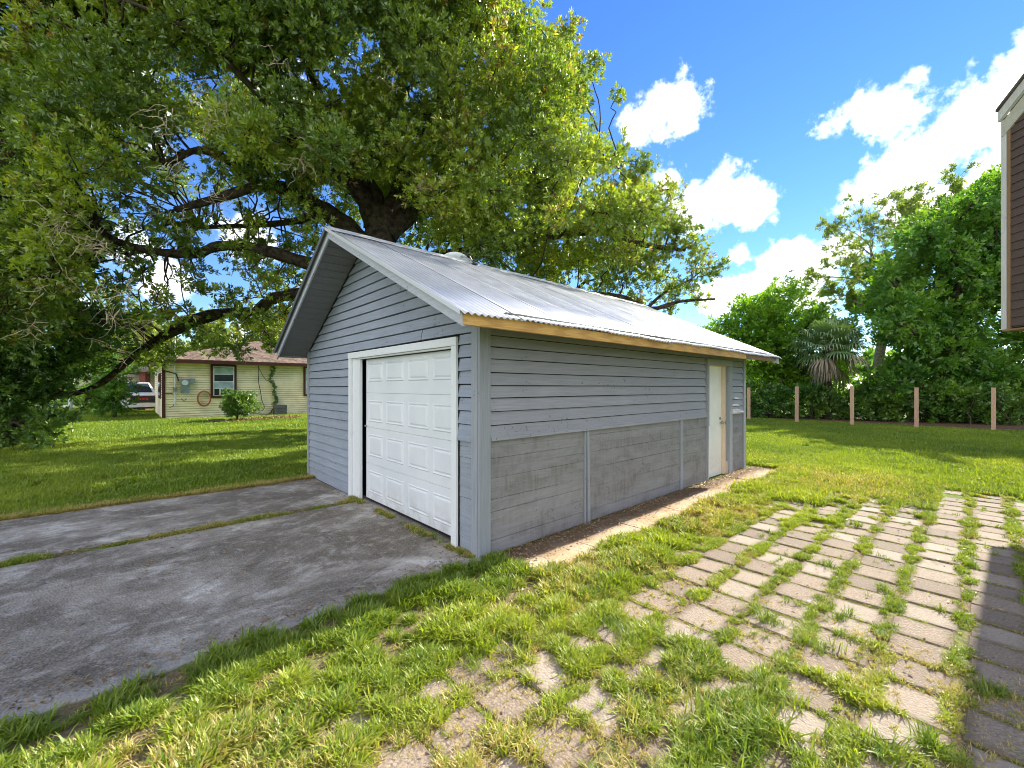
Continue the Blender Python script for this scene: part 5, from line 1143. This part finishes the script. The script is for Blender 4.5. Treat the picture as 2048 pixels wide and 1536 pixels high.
def strips():
    r=np.random.default_rng(8); n=11000; x=-.03-r.random(n)**1.2*7.5; y=r.normal(size=n)*.040+2.742; dens=vnoise(x,y*0,2.6,3)>.22+.25*r.random(n); x,y=x[dens],y[dens]
    scatter_gn('joint_grass',np.stack([x,y,x*0],1),r.uniform(.4,1.,len(x))*(.5+vnoise(x,x*0,3.,2)),r.random(len(x))*.5,np.clip(vnoise(x,y,2.,2)*1.3-.3+r.normal(size=len(x))*.15,0,1),near_v,'narrow strip of grass in the joint of the driveway',5)
    # brown thatch along the far edge of the drive
    n=14000; x=-.0-r.random(n)*7; y=4.72+np.abs(r.normal(size=n))*.13-.06+(vnoise(x,x*0,1.5,2)-.5)*.12; 
    scatter_gn('thatch',np.stack([x,y,x*0+.004],1),r.uniform(.6,1.35,n),np.ones(n)*.15,np.clip(r.normal(size=n)*.25+.78,0,1),near_v,'brown dry thatch edging the far side of the driveway',6)
    n=1400; x=-.03-np.abs(r.normal(size=n))*.035; y=r.uniform(.05,2.9,n); d=vnoise(y,y*0,2.5,2)>.42; x,y=x[d],y[d]
    scatter_gn('sill_weeds',np.stack([x,y,x*0+.02],1),r.uniform(.4,.9,len(x)),r.random(len(x))*.4,r.random(len(x)),near_v,'dry weeds along the foot of the garage door',7)
strips()
def lawns():
    r=np.random.default_rng(3)
    def region(n,x0,x1,y0,y1,cond,pw=1.):
        x=r.uniform(x0,x1,n); y=r.uniform(y0,y1,n); p=np.stack([x,y,np.zeros(n)],1); k=in_view(p,120)&cond(x,y)&~slabs_mask(x,y); return p[k]
    P1=region(150000,-7,8,4.6,14,lambda x,y:(y>4.75))                      # left lawn, near
    P2=region(60000,6.9,14,-5,6,lambda x,y:(x>7.0)|(y>-.5))                # right lawn, near
    P3=region(60000,-3,14,-11,-4.35,lambda x,y:(y<-4.45))
    P2b=region(26000,4.2,7.6,-2.6,.0,lambda x,y:(x>5.5)|((x>4.5)&(y>-1.6)))
    A=np.concatenate([P1,P2,P2b,P3]); n=len(A)
    def cols(A,n):
        tint=np.clip(vnoise(A[:,0],A[:,1],.6,3)*1.3-.3+r.normal(size=n)*.14,0,1); dry=np.clip(vnoise(A[:,0]+9,A[:,1],.5,3)*.9-.30+r.normal(size=n)*.1,0,1)
        near=np.clip(1-(A[:,0]-5)/4,0,1)*(A[:,1]<3); far_=1-near; left=(A[:,1]>4.6); return np.clip(tint*(.82+.18*near)+.06-.08*left,0,1),np.clip(dry*(1-.75*left)*(1-.35*far_)+near*.12,0,1)
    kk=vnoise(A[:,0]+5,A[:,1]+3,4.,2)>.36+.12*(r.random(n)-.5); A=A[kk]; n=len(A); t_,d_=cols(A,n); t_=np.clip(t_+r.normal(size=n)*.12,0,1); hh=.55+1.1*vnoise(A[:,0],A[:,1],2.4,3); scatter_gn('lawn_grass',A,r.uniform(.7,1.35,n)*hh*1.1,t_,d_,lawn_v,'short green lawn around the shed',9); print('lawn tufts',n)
    B=np.concatenate([region(60000,-14,30,13,45,lambda x,y:(y>13.8)),region(26000,13.5,21,-7,9,lambda x,y:(x>13.8)),region(20000,-22,-6.5,4.6,14,lambda x,y:(x<-6.8))]); n=len(B)
    t_,d_=cols(B,n); scatter_gn('far_lawn_grass',B,r.uniform(.8,1.25,n),t_,d_*.6,far_v,'far part of the lawn',10); print('far tufts',n)
lawns()
def litter():
    r=np.random.default_rng(4); pts=[]
    for n,f in ((4200,lambda:(r.uniform(.1,6.8),-.03-abs(r.normal())*.17)),(500,lambda:(r.uniform(.2,6.8),r.uniform(-.62,-.03))),(320,lambda:(-.05-abs(r.normal())*.10,r.uniform(.2,5.0))),(500,lambda:(r.uniform(-6,-.1),4.62+r.normal()*.06)),(900,lambda:(r.uniform(-6,-.1),2.74+r.normal()*.07)),(1500,lambda:(r.uniform(-6,-.1),4.66+abs(r.normal())*.10)),(900,lambda:(r.uniform(-4,-.1),r.uniform(0,4.6))),(500,lambda:(r.uniform(-4,-.1),.03+abs(r.normal())*.1)),(900,lambda:(r.uniform(-2.5,6.5),r.uniform(-3.6,-.7)))):
        for _ in range(n): a,b=f(); pts.append((a,b,(.022 if b<-.66 else .027)))
    pts=np.array(pts); n=len(pts); V=[];F=[]
    th=r.uniform(0,6.28,n); L=r.uniform(.012,.038,n); W=L*r.uniform(.25,.5,n); c,s=np.cos(th),np.sin(th); tz=r.uniform(.0,.012,n)
    d=np.stack([c,s,np.zeros(n)],1); q=np.stack([-s,c,np.zeros(n)],1); U=np.array([0,0,1.])
    V=np.stack([pts-d*L[:,None]*.5,pts-q*W[:,None]*.5+U*tz[:,None],pts+d*L[:,None]*.5+U*(tz*.5)[:,None],pts+q*W[:,None]*.5+U*tz[:,None]*.3],1).reshape(-1,3); F=np.arange(4*n).reshape(n,4)
    o=big_mesh('fallen_leaves',V,F,'litter',None,r.random(n),kind='stuff'); o['label']='small dry leaves scattered on the concrete and path'
litter()
print('objects',len(bpy.data.objects),'polys',sum(len(o.data.polygons) for o in S.objects if o.type=='MESH'))
